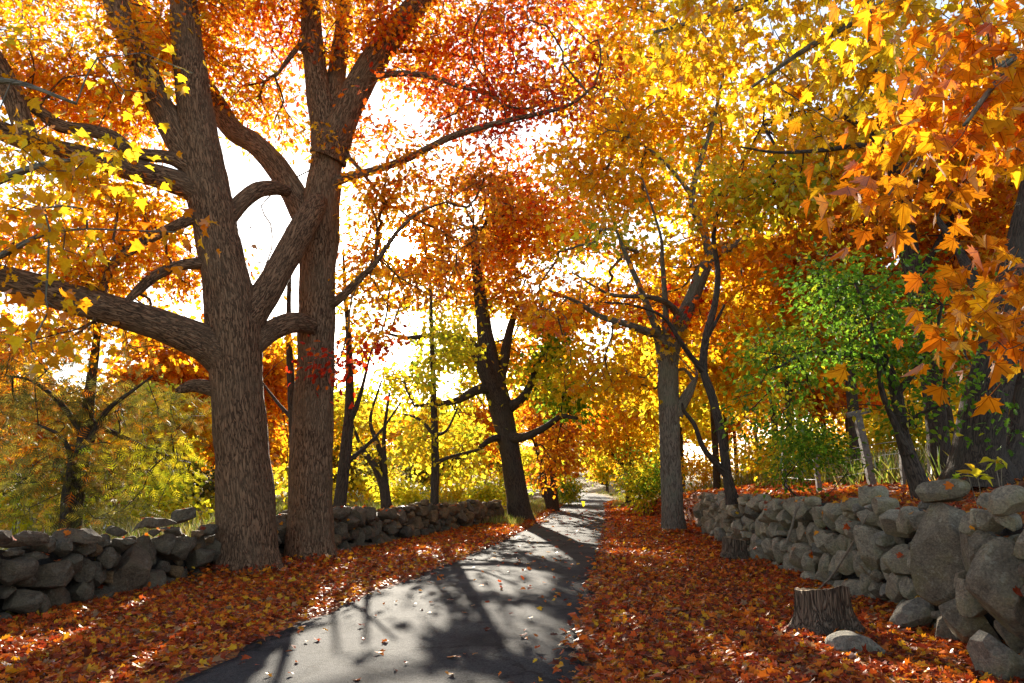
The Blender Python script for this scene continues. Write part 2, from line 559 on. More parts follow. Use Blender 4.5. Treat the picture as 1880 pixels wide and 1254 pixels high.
def _with_stalk(t):
    V, f = t
    k = len(V)
    return np.vstack([V, [[-.014, .03, .0], [.014, .03, 0], [.011, -.6, .12], [-.011, -.6, .12]]]), f + [[k, k + 1, k + 2, k + 3]]


LEAF = {
    'maple_big': _with_stalk(_halves(_maple_half())),
    'maple': _poly([(0, 0), (.36, .02), (.5, .2), (.32, .3), (.56, .56), (.24, .54), (0, 1), (-.24, .54), (-.56, .56), (-.32, .3), (-.5, .2), (-.36, .02)], .16),
    'oak': _poly([(0, 0), (.1, .2), (.32, .28), (.13, .4), (.4, .56), (.17, .64), (.24, .86), (0, 1.05), (-.24, .86), (-.17, .64), (-.4, .56), (-.13, .4), (-.32, .28), (-.1, .2)], .15),
    'oval': _poly([(0, 0), (.22, .22), (.26, .5), (0, 1), (-.26, .5), (-.22, .22)], .25),
    'star': _poly([(0, 0), (.42, .15), (.25, .4), (.34, .7), (0, 1), (-.34, .7), (-.25, .4), (-.42, .15)], .2),
    'blade': _poly([(-.03, 0), (.03, 0), (.018, .6), (0, 1), (-.018, .6)], .3),
}
_sp = []
_sf = []
for _k in range(5):
    for _s in (-1, 1):
        y0 = .08 + _k * .17
        b_ = len(_sp)
        L_ = .42 * (1 - _k * .13)
        _sp += [(0, y0, 0), (_s * L_, y0 + L_ * .75, -.06), (_s * .02, y0 + .09, 0)]
        _sf.append([b_, b_ + 1, b_ + 2] if _s > 0 else [b_ + 2, b_ + 1, b_])
b_ = len(_sp)
_sp += [(-.02, 0, 0), (.02, 0, 0), (0, 1.0, -.05)]
_sf.append([b_, b_ + 1, b_ + 2])
LEAF['spray'] = (np.array(_sp, float), _sf)

PAL = {
    'gold': [((.93, .55, .015), 5), ((.94, .66, .025), 4), ((.90, .40, .012), 3), ((.78, .58, .03), 1)],
    'amber': [((.92, .44, .012), 5), ((.90, .32, .01), 4), ((.94, .58, .018), 4), ((.72, .20, .01), 1)],
    'yellow': [((.94, .70, .03), 5), ((.90, .76, .05), 3), ((.90, .54, .02), 2), ((.56, .58, .03), 2)],
    'lime': [((.68, .66, .03), 4), ((.86, .74, .035), 5), ((.34, .44, .03), 2), ((.86, .54, .02), 1)],
    'orange': [((.90, .31, .012), 5), ((.92, .46, .015), 5), ((.72, .14, .012), 2), ((.92, .62, .03), 2)],
    'tangerine': [((.88, .33, .010), 6), ((.90, .42, .012), 4), ((.84, .24, .009), 3), ((.92, .54, .016), 1.5)],
    'red': [((.74, .11, .012), 5), ((.86, .25, .012), 5), ((.50, .05, .014), 2), ((.90, .44, .015), 3)],
    'scarlet': [((.70, .05, .012), 5), ((.50, .03, .012), 2), ((.82, .17, .012), 3)],
    'rust': [((.66, .21, .015), 4), ((.44, .11, .014), 2), ((.80, .32, .015), 4), ((.90, .50, .02), 3)],
    'green': [((.17, .36, .025), 5), ((.11, .24, .02), 4), ((.28, .46, .03), 3), ((.50, .54, .03), 1)],
    'olive': [((.15, .14, .03), 5), ((.24, .20, .035), 4), ((.08, .085, .025), 4), ((.46, .34, .04), 2), ((.42, .18, .03), 2)],
    'litter': [((.56, .095, .012), 6), ((.33, .042, .011), 5), ((.72, .18, .014), 5), ((.14, .028, .012), 3), ((.86, .38, .018), 2), ((.40, .22, .10), .6)],
    'litter_orange': [((.76, .19, .013), 5), ((.58, .090, .013), 5), ((.86, .34, .015), 4), ((.28, .044, .012), 3), ((.82, .48, .03), 1), ((.42, .24, .12), .5)],
    'straw': [((.36, .31, .12), 4), ((.46, .42, .14), 3), ((.24, .26, .07), 3), ((.52, .46, .12), 2)],
    'verge': [((.40, .44, .05), 4), ((.22, .32, .035), 4), ((.55, .50, .08), 2)],
}


def pick(pal, n, rng):
    c = np.array([p[0] for p in PAL[pal]])
    w = np.array([p[1] for p in PAL[pal]], float)
    return c[rng.choice(len(c), n, p=w / w.sum())]


def unit(a):
    return a / np.maximum(np.linalg.norm(a, axis=-1, keepdims=True), 1e-9)


def leaves(buf, pos, nrm, axis, size, cols, kind, mat=0, stretch=None):
    """one flat-ish blade per row: base at pos, pointing along axis, facing nrm"""
    T, faces = LEAF[kind]
    n = len(pos)
    if n == 0: return
    axis = unit(axis)
    side = unit(np.cross(axis, nrm))
    nn = np.cross(side, axis)
    s = np.asarray(size).reshape(-1, 1, 1)
    curl = (.3 + 2.4 * np.abs(np.sin(pos @ np.array([91.7, 57.3, 33.1]))))[:, None, None]
    V = pos[:, None, :] + s * (T[None, :, 0:1] * side[:, None] + T[None, :, 1:2] * axis[:, None] + curl * T[None, :, 2:3] * nn[:, None])
    k = len(T)
    fl = np.concatenate([np.array(f) for f in faces])
    tot = np.array([len(f) for f in faces])
    L = (np.arange(n)[:, None] * k + fl[None]).ravel()
    buf.add(V.reshape(-1, 3), L, np.tile(tot, n), mat, np.repeat(cols, len(faces), 0), bark=np.tile(T, (n, 1)), smooth=False)


# ------------------------------------------------------------------ tubes
def catmull(pts, per):
    pts = np.asarray(pts, float)
    if len(pts) < 3 or per <= 1:
        return pts
    p = np.vstack([2 * pts[0] - pts[1], pts, 2 * pts[-1] - pts[-2]])
    out = []
    for i in range(1, len(p) - 2):
        for t in np.arange(per) / per:
            out.append(.5 * ((2 * p[i]) + (-p[i - 1] + p[i + 1]) * t + (2 * p[i - 1] - 5 * p[i] + 4 * p[i + 1] - p[i + 2]) * t * t + (-p[i - 1] + 3 * p[i] - 3 * p[i + 1] + p[i + 2]) * t ** 3))
    out.append(p[-2])
    return np.array(out)


def tube(buf, pts, rad, sides, mat=0, rough=0.0, flare=None, s0=0.0, cap=True, seed=0):
    pts = np.asarray(pts, float)
    rad = np.asarray(rad, float)
    n = len(pts)
    tan = unit(np.gradient(pts, axis=0))
    ref = np.array([1.0, 0, 0]) if abs(tan[0][0]) < .9 else np.array([0, 1.0, 0])
    u = unit(ref - tan[0] * ref.dot(tan[0]))
    U = np.zeros((n, 3))
    for i in range(n):
        u = u - tan[i] * u.dot(tan[i])
        u = u / max(np.linalg.norm(u), 1e-9)
        U[i] = u
    W = np.cross(tan, U)
    a = np.arange(sides) / sides * 2 * PI
    s = np.concatenate([[0], np.cumsum(np.linalg.norm(np.diff(pts, axis=0), axis=1))])
    R = np.repeat(rad[:, None], sides, 1)
    if flare is not None:
        fh, fa, lobes, ph = flare
        e = np.exp(-np.clip(s, 0, None) / fh)[:, None]
        R = R * (1 + fa * e * (1 + .35 * np.cos(lobes * a[None] + ph) + .22 * np.cos((lobes + 2) * a[None] + 2.1 * ph)))
    ca, sa = np.cos(a), np.sin(a)
    B = np.stack([R * ca, R * sa, np.repeat((s + s0)[:, None], sides, 1)], -1)
    if rough > 0:
        D = np.zeros_like(R)
        for i in range(n):
            for j in range(sides):
                b = B[i, j]
                v1 = mnoise.noise(Vector((b[0] * 3 + seed, b[1] * 3, b[2] * 1.6)))
                v2 = mnoise.noise(Vector((b[0] * 18, b[1] * 18 + seed, b[2] * 2.8)))
                v3 = mnoise.noise(Vector((b[0] * 40, b[1] * 40 + seed, b[2] * 8)))
                D[i, j] = v1 * .9 + (1 - abs(v2) * 2) * .35 + v3 * .15
        R = R + D * rough * np.minimum(1, R / .12)
    V = pts[:, None] + R[..., None] * (ca[None, :, None] * U[:, None] + sa[None, :, None] * W[:, None])
    i = np.arange(n - 1)[:, None] * sides
    j = np.arange(sides)[None]
    j2 = (j + 1) % sides
    q = np.stack([i + j, i + j2, i + sides + j2, i + sides + j], -1).reshape(-1)
    tot = np.full((n - 1) * sides, 4)
    if cap:
        q = np.concatenate([q, (n - 1) * sides + np.arange(sides)])
        tot = np.append(tot, sides)
    buf.add(V.reshape(-1, 3), q, tot, mat, bark=B.reshape(-1, 3))


def sides_for(r):
    return 14 if r > .12 else 9 if r > .05 else 6 if r > .02 else 4 if r > .008 else 3


# ------------------------------------------------------------------ growing branches towards crown points
def grow(seeds, seed_len, pts, bf=.45):
    """minimum-cost branching: every crown point joins the wood by the cheapest way"""
    nodes = [np.array(p) for p in seeds]
    par = [-1] * len(seeds)
    plen = list(seed_len)
    A = np.asarray(pts)
    S = np.asarray(seeds)
    D = np.linalg.norm(A[:, None] - S[None], axis=2)
    C = D + bf * np.asarray(plen)[None]
    bi = C.argmin(1)
    bc = C[np.arange(len(A)), bi]
    left = np.ones(len(A), bool)
    tips = []
    for _ in range(len(A)):
        k = int(np.where(left, bc, 1e9).argmin())
        left[k] = False
        p = int(bi[k])
        nodes.append(A[k]); par.append(p)
        L = plen[p] + np.linalg.norm(A[k] - nodes[p])
        plen.append(L)
        me = len(nodes) - 1
        tips.append(me)
        c = np.linalg.norm(A - A[k], axis=1) + bf * L
        b = left & (c < bc)
        bc[b] = c[b]; bi[b] = me
    return np.array(nodes), np.array(par), tips


def twig_mesh(buf, nodes, par, ns, rng, mat, tip_r=.006, expo=2.3, maxr=.12, sag=.05):
    n = len(nodes)
    rr = np.zeros(n)
    kids = [[] for _ in range(n)]
    for i in range(ns, n):
        kids[par[i]].append(i)
    for i in range(n - 1, ns - 1, -1):
        v = sum(rr[k] ** expo for k in kids[i])
        rr[i] = max(tip_r, v ** (1 / expo) if v > 0 else tip_r)
    rr = np.minimum(rr, maxr)
    starts = [(s, k) for s in range(ns) for k in kids[s]]
    while starts:
        p, k = starts.pop()
        chain = [p, k]
        while kids[chain[-1]]:
            ks = sorted(kids[chain[-1]], key=lambda q: -rr[q])
            for q in ks[1:]:
                starts.append((chain[-1], q))
            chain.append(ks[0])
        pts = nodes[chain]
        r = rr[chain].copy()
        r[0] = r[1] * 1.15
        # wander between nodes
        q = [pts[0]]; rq = [r[0]]
        for a in range(len(pts) - 1):
            d = pts[a + 1] - pts[a]
            L = np.linalg.norm(d)
            m = int(min(4, max(1, L / .45)))
            for b in range(1, m):
                t = b / m
                q.append(pts[a] + d * t + rng.normal(0, .06 * L, 3) + np.array([0, 0, sag * L * math.sin(PI * t)]))
                rq.append(r[a] * (1 - t) + r[a + 1] * t)
            q.append(pts[a + 1]); rq.append(r[a + 1])
        q = np.array(q); rq = np.array(rq)
        if rq.max() > .01:
            per = 2
            t_old = np.arange(len(q))
            q2 = catmull(q, per)
            if len(q2) != len(q):
                rq = np.interp(np.linspace(0, len(q) - 1, len(q2)), t_old, rq)
            q = q2
        rq[-1] *= .5
        tube(buf, q, rq, sides_for(rq[0]), mat, s0=rng.uniform(0, 60), cap=False)


def gaps(pts, rng):
    """natural openings in the canopy along the low sun's path to the lane"""
    keep = np.ones(len(pts), bool)
    for (x, y, r, p, *zz) in SUN_GAPS:
        o = np.array([x, y, zz[0] if zz else 0.0 if r > 0 else 1.6])
        d = pts - o
        t = d @ SUN_D
        dist = np.linalg.norm(d - t[:, None] * SUN_D, axis=1)
        hit = (t > (2.5 if zz else 0)) & (dist < abs(r))
        keep &= ~(hit & (rng.random(len(pts)) < p))
    return keep


SUN_GAPS = [(0, 0, -.5, 1.0), (-1.4, 6.2, .75, .9), (-.3, 5.2, .5, .85), (-1.6, 9.5, .8, .8), (.1, 8.5, .5, .7), (-.2, 13.5, .9, .75), (1.0, 18, .9, .7), (1.9, 25, .9, .7), (2.9, 34, 1.2, .8),  # spots the sun should reach; leaves are removed towards them
            (3.6, 5.4, .5, .9), (4.2, 7.3, .4, .8), (2.2, 6, .3, .8)] + [(G(a, b)[0], G(a, b)[1], r, .97) for a, b, r in ((310, 1082, .5), (255, 1108, .5), (190, 1138, .5), (125, 1170, .5), (50, 1205, .5), (-30, 1240, .5), (1500, 1240, .5), (1620, 1235, .5), (1710, 1238, .5), (1560, 1200, .4), (350, 1082, .55), (300, 1108, .6), (240, 1138, .6), (180, 1170, .6), (110, 1205, .6), (40, 1240, .6))] + [(*P(a, b, Y)[0][:2], r, .6, P(a, b, Y)[0][2]) for a, b, Y, r in ((1830, 80, 2.9, .5), (1800, 200, 2.9, .5), (1700, 150, 3.2, .5), (1650, 340, 3.0, .4), (1590, 90, 4.3, .7), (1450, 100, 5.2, .7), (1830, 560, 3.1, .4), (1320, 90, 5.9, .7), (1450, 600, 11, 1.0), (1580, 560, 11, 1.0), (1500, 700, 11, .8), (1680, 600, 11, .8), (60, 300, 6.8, .6), (180, 260, 6.8, .6), (60, 400, 6.6, .6), (150, 460, 6.7, .6))]


def clump(p, sc_, ph):
    return np.array([mnoise.noise(Vector((q[0] * sc_ + ph, q[1] * sc_, q[2] * sc_ * 1.25))) for q in p])


def crown(name, parent, origin, seeds, seed_len, bubbles, rng, kind, size, nper, spread=.32, droop=.35, flat=.6, wood=None, leafmat=None, bf=.45, tip_r=.006, maxr=.12, cl=.75, thin=.54, gap=True, bare=.28):
    pts, pal, dens = [], [], []
    for bb in bubbles:
        c, r3, n, pl = bb[:4]
        v = unit(rng.normal(size=(n * 2, 3))) * rng.random((n * 2, 1)) ** (1 / 2.6)
        q = np.asarray(c) + v * np.asarray(r3)
        if thin > 0:
            q = q[np.argsort(-clump(q, cl, 3.7) + rng.normal(0, .12, len(q)))]
            n = max(3, int(n * 2 * (1 - thin)))
        q = q[:n]
        pts.append(q); pal += [pl] * n; dens += [bb[4] if len(bb) > 4 else 1.0] * n
    pts = np.concatenate(pts)
    dens = np.array(dens)
    ok = pts[:, 2] > H(pts[:, 0], pts[:, 1]) + .25
    if gap: ok &= gaps(pts, rng)
    pts = pts[ok]; dens = dens[ok]
    pal = [p for p, k in zip(pal, ok) if k]
    dens = dens * (rng.random(len(dens)) > bare) / (1 - .6 * bare)
    nodes, par, tips = grow(seeds, seed_len, pts, bf)
    buf = Buf()
    twig_mesh(buf, nodes, par, len(seeds), rng, 0, tip_r, maxr=maxr)
    order = tips
    # order of tips is order of growth; match palette by position
    tipP = nodes[order]
    key = {tuple(np.round(p, 5)): i for i, p in enumerate(pts)}
    idx = np.array([key[tuple(np.round(p, 5))] for p in tipP])
    for pl in sorted(set(pal)):
        sel = np.array([i for i in range(len(idx)) if pal[idx[i]] == pl])
        cnt = rng.poisson(nper * dens[idx[sel]])
        tot = int(cnt.sum())
        if tot == 0: continue
        rep = np.repeat(sel, cnt)
        base = tipP[rep]
        back = nodes[par[np.array(order)[rep]]]
        tt = rng.random((tot, 1)) ** 1.5
        lim = np.linalg.norm(back - base, axis=1, keepdims=True)
        along = base + (back - base) * tt * np.minimum(1, .9 / np.maximum(lim, .01))
        off = rng.normal(size=(tot, 3)) * spread * np.array([1, 1, flat])
        pos = along + off
        if gap:
            kk = gaps(pos, rng)
            pos, off, rep = pos[kk], off[kk], rep[kk]
            tot = len(pos)
            if tot == 0: continue
        ax = unit(off + rng.normal(size=(tot, 3)) * .25 * spread) + np.array([0, 0, -1]) * droop + rng.normal(size=(tot, 3)) * .35
        nr = np.array([0, 0, 1.0]) + rng.normal(size=(tot, 3)) * 1.0
        main = pick(pl, len(tipP), rng)[rep]
        own = pick(pl, tot, rng)
        mixv = (rng.random((tot, 1)) < .6)
        cols = np.where(mixv, main, own) * rng.uniform(.8, 1.15, (tot, 1))
        leaves(buf, pos, nr, ax, size * rng.uniform(.65, 1.25, tot), np.clip(cols, 0, .95), kind, 1)
    return buf.build('crown', [wood or M_DARK, leafmat or M_LEAF], parent, origin)


def traced(points, Y, dY=0.0):
    """(px, py, width px[, Y]) along a limb of the photograph -> points and radii in metres at that limb's own distance"""
    out, rad = [], []
    n = len(points)
    for i, p in enumerate(points):
        y = p[3] if len(p) > 3 else Y + dY * i / max(1, n - 1)
        q, k = P(p[0], p[1], y)
        out.append(q); rad.append(p[2] * k / 2)
    return np.array(out), np.array(rad)


def limb_mesh(name, parent, origin, pts, rad, mat, dens=6, sides=None, rough=.0, flare=None, seed=0, collar=False):
    t0 = np.arange(len(pts))
    q = catmull(pts, dens)
    r = np.interp(np.linspace(0, len(pts) - 1, len(q)), t0, rad)
    if collar:
        s = np.concatenate([[0], np.cumsum(np.linalg.norm(np.diff(q, axis=0), axis=1))])
        r = r * (1 + .3 * np.exp(-s / max(.15, 1.2 * rad[0])))
    b = Buf()
    tube(b, q, r, sides or max(8, sides_for(r[0])), 0, rough, flare, s0=seed * 7.3, seed=seed)
    return b.build(name, [mat], parent, origin)


def seeds_from(paths, r_tree=0.0, skip=.35):
    """points along the traced wood from which new branches may leave"""
    S, L = [], []
    for pts, rad in paths:
        q = catmull(pts, 4)
        s = np.concatenate([[0], np.cumsum(np.linalg.norm(np.diff(q, axis=0), axis=1))])
        tot = s[-1]
        for i in range(len(q)):
            if s[i] >= skip * tot:
                S.append(q[i]); L.append((tot - s[i]) * .5)
    return np.array(S), np.array(L)


def bub(px, py, rx, ry, Y, rY, n, pal, dens=1.0):
    c, k = P(px, py, Y)
    return (c, (rx * k, rY, ry * k), n, pal, dens)


def tree(name, label, cat, base, trunk, limbs, bubbles, seed, wood, kind='maple', size=.12, nper=22, group=None, rough=.02, flare=(.35, .45, 5, .7), trunk_sides=28, trunk_dens=14, limb_sides=None, skip=.35, limb_rough=.015, **kw):
    """trunk and limbs: (pts, rad) pairs in world space"""
    rng = np.random.default_rng(seed)
    o = empty(name, base, label, cat, group)
    limb_mesh('trunk', o, base, trunk[0], trunk[1], wood, trunk_dens, trunk_sides, rough, flare, seed)
    for i, (p, r) in enumerate(limbs):
        limb_mesh('limb', o, base, p, r, wood, 7, limb_sides or (16 if r[0] > .08 else 9), limb_rough, None, seed + i + 1, collar=True)
    S, L = seeds_from([(trunk[0], trunk[1])], skip=skip)
    if limbs:
        S2, L2 = seeds_from(limbs, skip=.3)
        S = np.vstack([S, S2]); L = np.concatenate([L, L2])
    if bubbles:
        crown('crown', o, base, S, L, bubbles, rng, kind, size, nper, wood=wood, **kw)
    return o


def below(p, r, d=.25):
    """lengthen a trunk a little into the soil"""
    q = p.copy(); q0 = p[0] + (p[0] - p[1]) / np.linalg.norm(p[0] - p[1]) * d
    return np.vstack([q0, q]), np.concatenate([[r[0]], r])

from mathutils.bvhtree import BVHTree
# ------------------------------------------------------------------ world, sun, camera
def build_light():
    w = bpy.data.worlds.new('World')
    sc.world = w
    w.use_nodes = True
    ns, ln = w.node_tree.nodes, w.node_tree.links
    ns.clear()
    out = nd(ns, 'ShaderNodeOutputWorld')
    bg = nd(ns, 'ShaderNodeBackground', i_Strength=SKY)
    sky = nd(ns, 'ShaderNodeTexSky', sky_type='NISHITA')
    sky.sun_disc = False
    sky.sun_elevation = SUN_EL
    sky.sun_rotation = SUN_AZ
    sky.air_density = 1.0
    sky.dust_density = .7
    sky.ozone_density = 1.0
    hs = nd(ns, 'ShaderNodeHueSaturation', i_Saturation=.7)
    ln.new(sky.outputs[0], hs.inputs['Color'])
    ln.new(hs.outputs[0], bg.inputs[0])
    # the bright aureole and disc of the low sun itself, part of the sky
    geo = nd(ns, 'ShaderNodeTexCoord')
    nrm = nd(ns, 'ShaderNodeVectorMath', operation='NORMALIZE')
    dot = nd(ns, 'ShaderNodeVectorMath', operation='DOT_PRODUCT')
    ln.new(geo.outputs['Generated'], nrm.inputs[0])
    ln.new(nrm.outputs[0], dot.inputs[0])
    dot.inputs[1].default_value = tuple(SUN_D)
    ac = nd(ns, 'ShaderNodeMath', operation='ARCCOSINE')
    ln.new(dot.outputs['Value'], ac.inputs[0])
    mr = nd(ns, 'ShaderNodeMapRange', i_1=0.018, i_2=0.075, i_3=1.0, i_4=0.0)
    mr.interpolation_type = 'SMOOTHERSTEP'
    ln.new(ac.outputs[0], mr.inputs[0])
    pw = nd(ns, 'ShaderNodeMath', operation='POWER', i_1=3.0)
    ln.new(mr.outputs[0], pw.inputs[0])
    st = nd(ns, 'ShaderNodeMath', operation='MULTIPLY', i_1=14.0)
    ln.new(pw.outputs[0], st.inputs[0])
    b2 = nd(ns, 'ShaderNodeBackground')
    b2.inputs[0].default_value = (1, .93, .8, 1)
    ln.new(st.outputs[0], b2.inputs[1])
    ad = nd(ns, 'ShaderNodeAddShader')
    ln.new(bg.outputs[0], ad.inputs[0])
    ln.new(b2.outputs[0], ad.inputs[1])
    ln.new(ad.outputs[0], out.inputs[0])
    l = bpy.data.lights.new('Sun', 'SUN')
    l.energy = SUN_E
    l.angle = math.radians(.53)
    l.color = (1, .9, .74)
    o = bpy.data.objects.new('Sun', l)
    COL.objects.link(o)
    o.rotation_euler = Vector(SUN_D).to_track_quat('Z', 'Y').to_euler()
    o.location = (-10, 60, 40)
    cd = bpy.data.cameras.new('Camera')
    cd.sensor_width = 36
    cd.lens = F * 36 / 1880
    cd.clip_end = 2000
    c = bpy.data.objects.new('Camera', cd)
    COL.objects.link(c)
    c.location = CAM
    c.rotation_euler = (PI / 2 + PITCH, 0, 0)
    sc.camera = c
    vs = sc.view_settings
    vs.view_transform = 'Standard'
    vs.look = 'None'
    vs.gamma = 1
    vs.exposure = EXPO
    cy = sc.cycles
    cy.max_bounces = 9
    cy.diffuse_bounces = 4
    cy.transmission_bounces = 7
    cy.glossy_bounces = 2
    cy.sample_clamp_indirect = 6
    cy.use_denoising = True


SKY, SUN_E, EXPO = .10, 5.0, 1.8
build_light()


# ------------------------------------------------------------------ ground, road
def axis_coords(lo_d, hi_d, step, lo, hi, g=1.13):
    a = list(np.arange(lo_d, hi_d + 1e-6, step))
    s = step
    while a[-1] < hi:
        s *= g; a.append(a[-1] + s)
    s = step
    while a[0] > lo:
        s *= g; a.insert(0, a[0] - s)
    return np.array(a)


def build_ground():
    X = axis_coords(-9, 9, .16, -420, 420)
    Y = axis_coords(-3, 32, .22, -60, 600)
    gx, gy = np.meshgrid(X, Y)
    gz = H(gx, gy)
    V = np.stack([gx, gy, gz], -1).reshape(-1, 3)
    nx, ny = len(X), len(Y)
    i = (np.arange(ny - 1)[:, None] * nx + np.arange(nx - 1)[None]).ravel()
    L = np.stack([i, i + 1, i + nx + 1, i + nx], -1).ravel()
    cx = V[i, 0] + .1; cyy = V[i, 1] + .1
    xwl = np.interp(cyy, WALL_L[:, 1], WALL_L[:, 0], right=0)
    xwl = np.where(cyy > 30, XL(cyy) - 3.0, xwl)
    leafy = 1 - .9 * sm((xwl - .3 - cx) / 2.5 + .25 * lump(cx, cyy, .8))
    leafy = leafy * (1 - .75 * sm((cyy - 45) / 40))
    col = np.stack([leafy, leafy * 0, leafy * 0], -1)
    me = mesh_from('ground', V, L, np.arange(len(i)) * 4, [M_GROUND], None, True, col)
    tag(link('ground', me), kind='structure')
    # the asphalt lane: a sheet just above the soil, slightly crowned
    ys = np.concatenate([np.arange(-14, 40, .25), np.arange(40, 134, .8)])
    ts = np.linspace(0, 1, 13)
    rng = np.random.default_rng(4)
    wl = .05 * np.sin(ys * 2.1) + .04 * np.sin(ys * 5.3 + 1) + rng.normal(0, .012, len(ys))
    wr = .05 * np.sin(ys * 1.7 + 2) + .04 * np.sin(ys * 4.7) + rng.normal(0, .012, len(ys))
    xl = XL(ys) - .02 + wl
    xr = XR(ys) + .02 + wr
    gx = xl[:, None] + (xr - xl)[:, None] * ts[None]
    gy = np.repeat(ys[:, None], 13, 1)
    gz = h0(gy) + .014 + .03 * (1 - (2 * ts[None] - 1) ** 2) + .004 * lump(gx, gy, 2)
    gz[:, 0] = h0(ys) - .02; gz[:, -1] = h0(ys) - .02
    V = np.stack([gx, gy, gz], -1).reshape(-1, 3)
    i = (np.arange(len(ys) - 1)[:, None] * 13 + np.arange(12)[None]).ravel()
    L = np.stack([i, i + 1, i + 14, i + 13], -1).ravel()
    me = mesh_from('road', V, L, np.arange(len(i)) * 4, [M_ROAD])
    tag(link('road', me), kind='structure')


build_ground()


def project(q):
    v = np.asarray(q) - CAM
    zc = v @ FW
    return 940 + F * (v @ RT) / zc, 627 - F * (v @ UP) / zc, zc


# ------------------------------------------------------------------ dry-stone walls
def ico(sub):
    bm = bmesh.new()
    bmesh.ops.create_icosphere(bm, subdivisions=sub, radius=1)
    V = np.array([v.co[:] for v in bm.verts])
    Fc = np.array([[v.index for v in f.verts] for f in bm.faces])
    bm.free()
    return V, Fc


ICO = {2: ico(4), 3: ico(5), 4: ico(6)}


def stone_shape(rfun, depth, rng, lod, facets=6, rough=.03, size=.3):
    """rfun(theta): in-plane outline radius; returns local verts (tangent, depth, up)"""
    D, Fc = ICO[lod]
    rho = np.hypot(D[:, 0], D[:, 2])
    th = np.arctan2(D[:, 2], D[:, 0])
    r = rfun(th)
    e = .62
    k = np.where(rho > 1e-6, rho ** e / np.maximum(rho, 1e-6), 0)
    V = np.stack([r * D[:, 0] * k, depth * np.sign(D[:, 1]) * np.abs(D[:, 1]) ** .72, r * D[:, 2] * k], -1)
    # low-frequency lumps
    amp = np.zeros(len(V))
    for f in range(10):
        d = rng.normal(size=3)
        d /= np.linalg.norm(d)
        w = rng.uniform(1.5, 7.0)
        amp += np.sin(D @ d * w + rng.uniform(0, 6.3)) / (w ** .9)
    V = V * (1 + .12 * amp[:, None])
    # chipped planes
    ext = np.abs(V).max(0)
    for f in range(facets):
        d = rng.normal(size=3) * np.array([1, 1.1, 1])
        if f < 2: d[1] = -abs(d[1]) - .9
        d /= np.linalg.norm(d)
        m = (V @ d).max()
        lim = m * rng.uniform(.55, .86)
        t = np.maximum(0, V @ d - lim)
        V = V - (t * .98)[:, None] * d
    # surface grain
    n = np.zeros(len(V))
    for f in range(14):
        d = rng.normal(size=3); d /= np.linalg.norm(d)
        w = rng.uniform(14, 60)
        n += np.sin(V @ d * w + rng.uniform(0, 6.3)) * np.sin(V @ rng.normal(size=3) * 9 + f) * (14 / w) ** .6
    V = V + unit(V) * (n * rough * (.035 + size * .1))[:, None]
    return V, Fc


class Line:
    def __init__(s, pts):
        s.p = np.asarray(pts, float)
        s.s = np.concatenate([[0], np.cumsum(np.linalg.norm(np.diff(s.p, axis=0), axis=1))])
        s.L = s.s[-1]

    def at(s, t):
        x = np.interp(t, s.s, s.p[:, 0]); y = np.interp(t, s.s, s.p[:, 1])
        a = np.array([np.interp(t - .4, s.s, s.p[:, 0]), np.interp(t - .4, s.s, s.p[:, 1])])
        b = np.array([np.interp(t + .4, s.s, s.p[:, 0]), np.interp(t + .4, s.s, s.p[:, 1])])
        d = (b - a) / max(np.linalg.norm(b - a), 1e-6)
        return np.array([x, y]), d

    def hit(s, px, py):
        ts = np.linspace(0, s.L, 1500)
        z = .7
        for _ in range(6):
            q = np.stack([np.interp(ts, s.s, s.p[:, 0]), np.interp(ts, s.s, s.p[:, 1]), np.full(1500, z)], -1)
            v = q - CAM
            zc = v @ FW
            pxs = np.where(zc > .5, 940 + F * (v @ RT) / np.maximum(zc, .5), 1e6)
            i = int(np.abs(pxs - px).argmin())
            d = ray(px, py)
            t = zc[i]
            z = CAM[2] + d[2] * t
        # metres of wall length per pixel here
        j = min(max(i, 1), 1498)
        mps = abs((ts[j + 1] - ts[j - 1]) / max(abs(pxs[j + 1] - pxs[j - 1]), 1e-6))
        return ts[i], z, mps, zc[i] / F


def clip(poly, n, c):
    out = []
    m = len(poly)
    for i in range(m):
        a, b = poly[i], poly[(i + 1) % m]
        da, db = n @ a - c, n @ b - c
        if da <= 0: out.append(a)
        if (da < 0) != (db < 0) and da != db:
            out.append(a + (b - a) * (da / (da - db)))
    return out


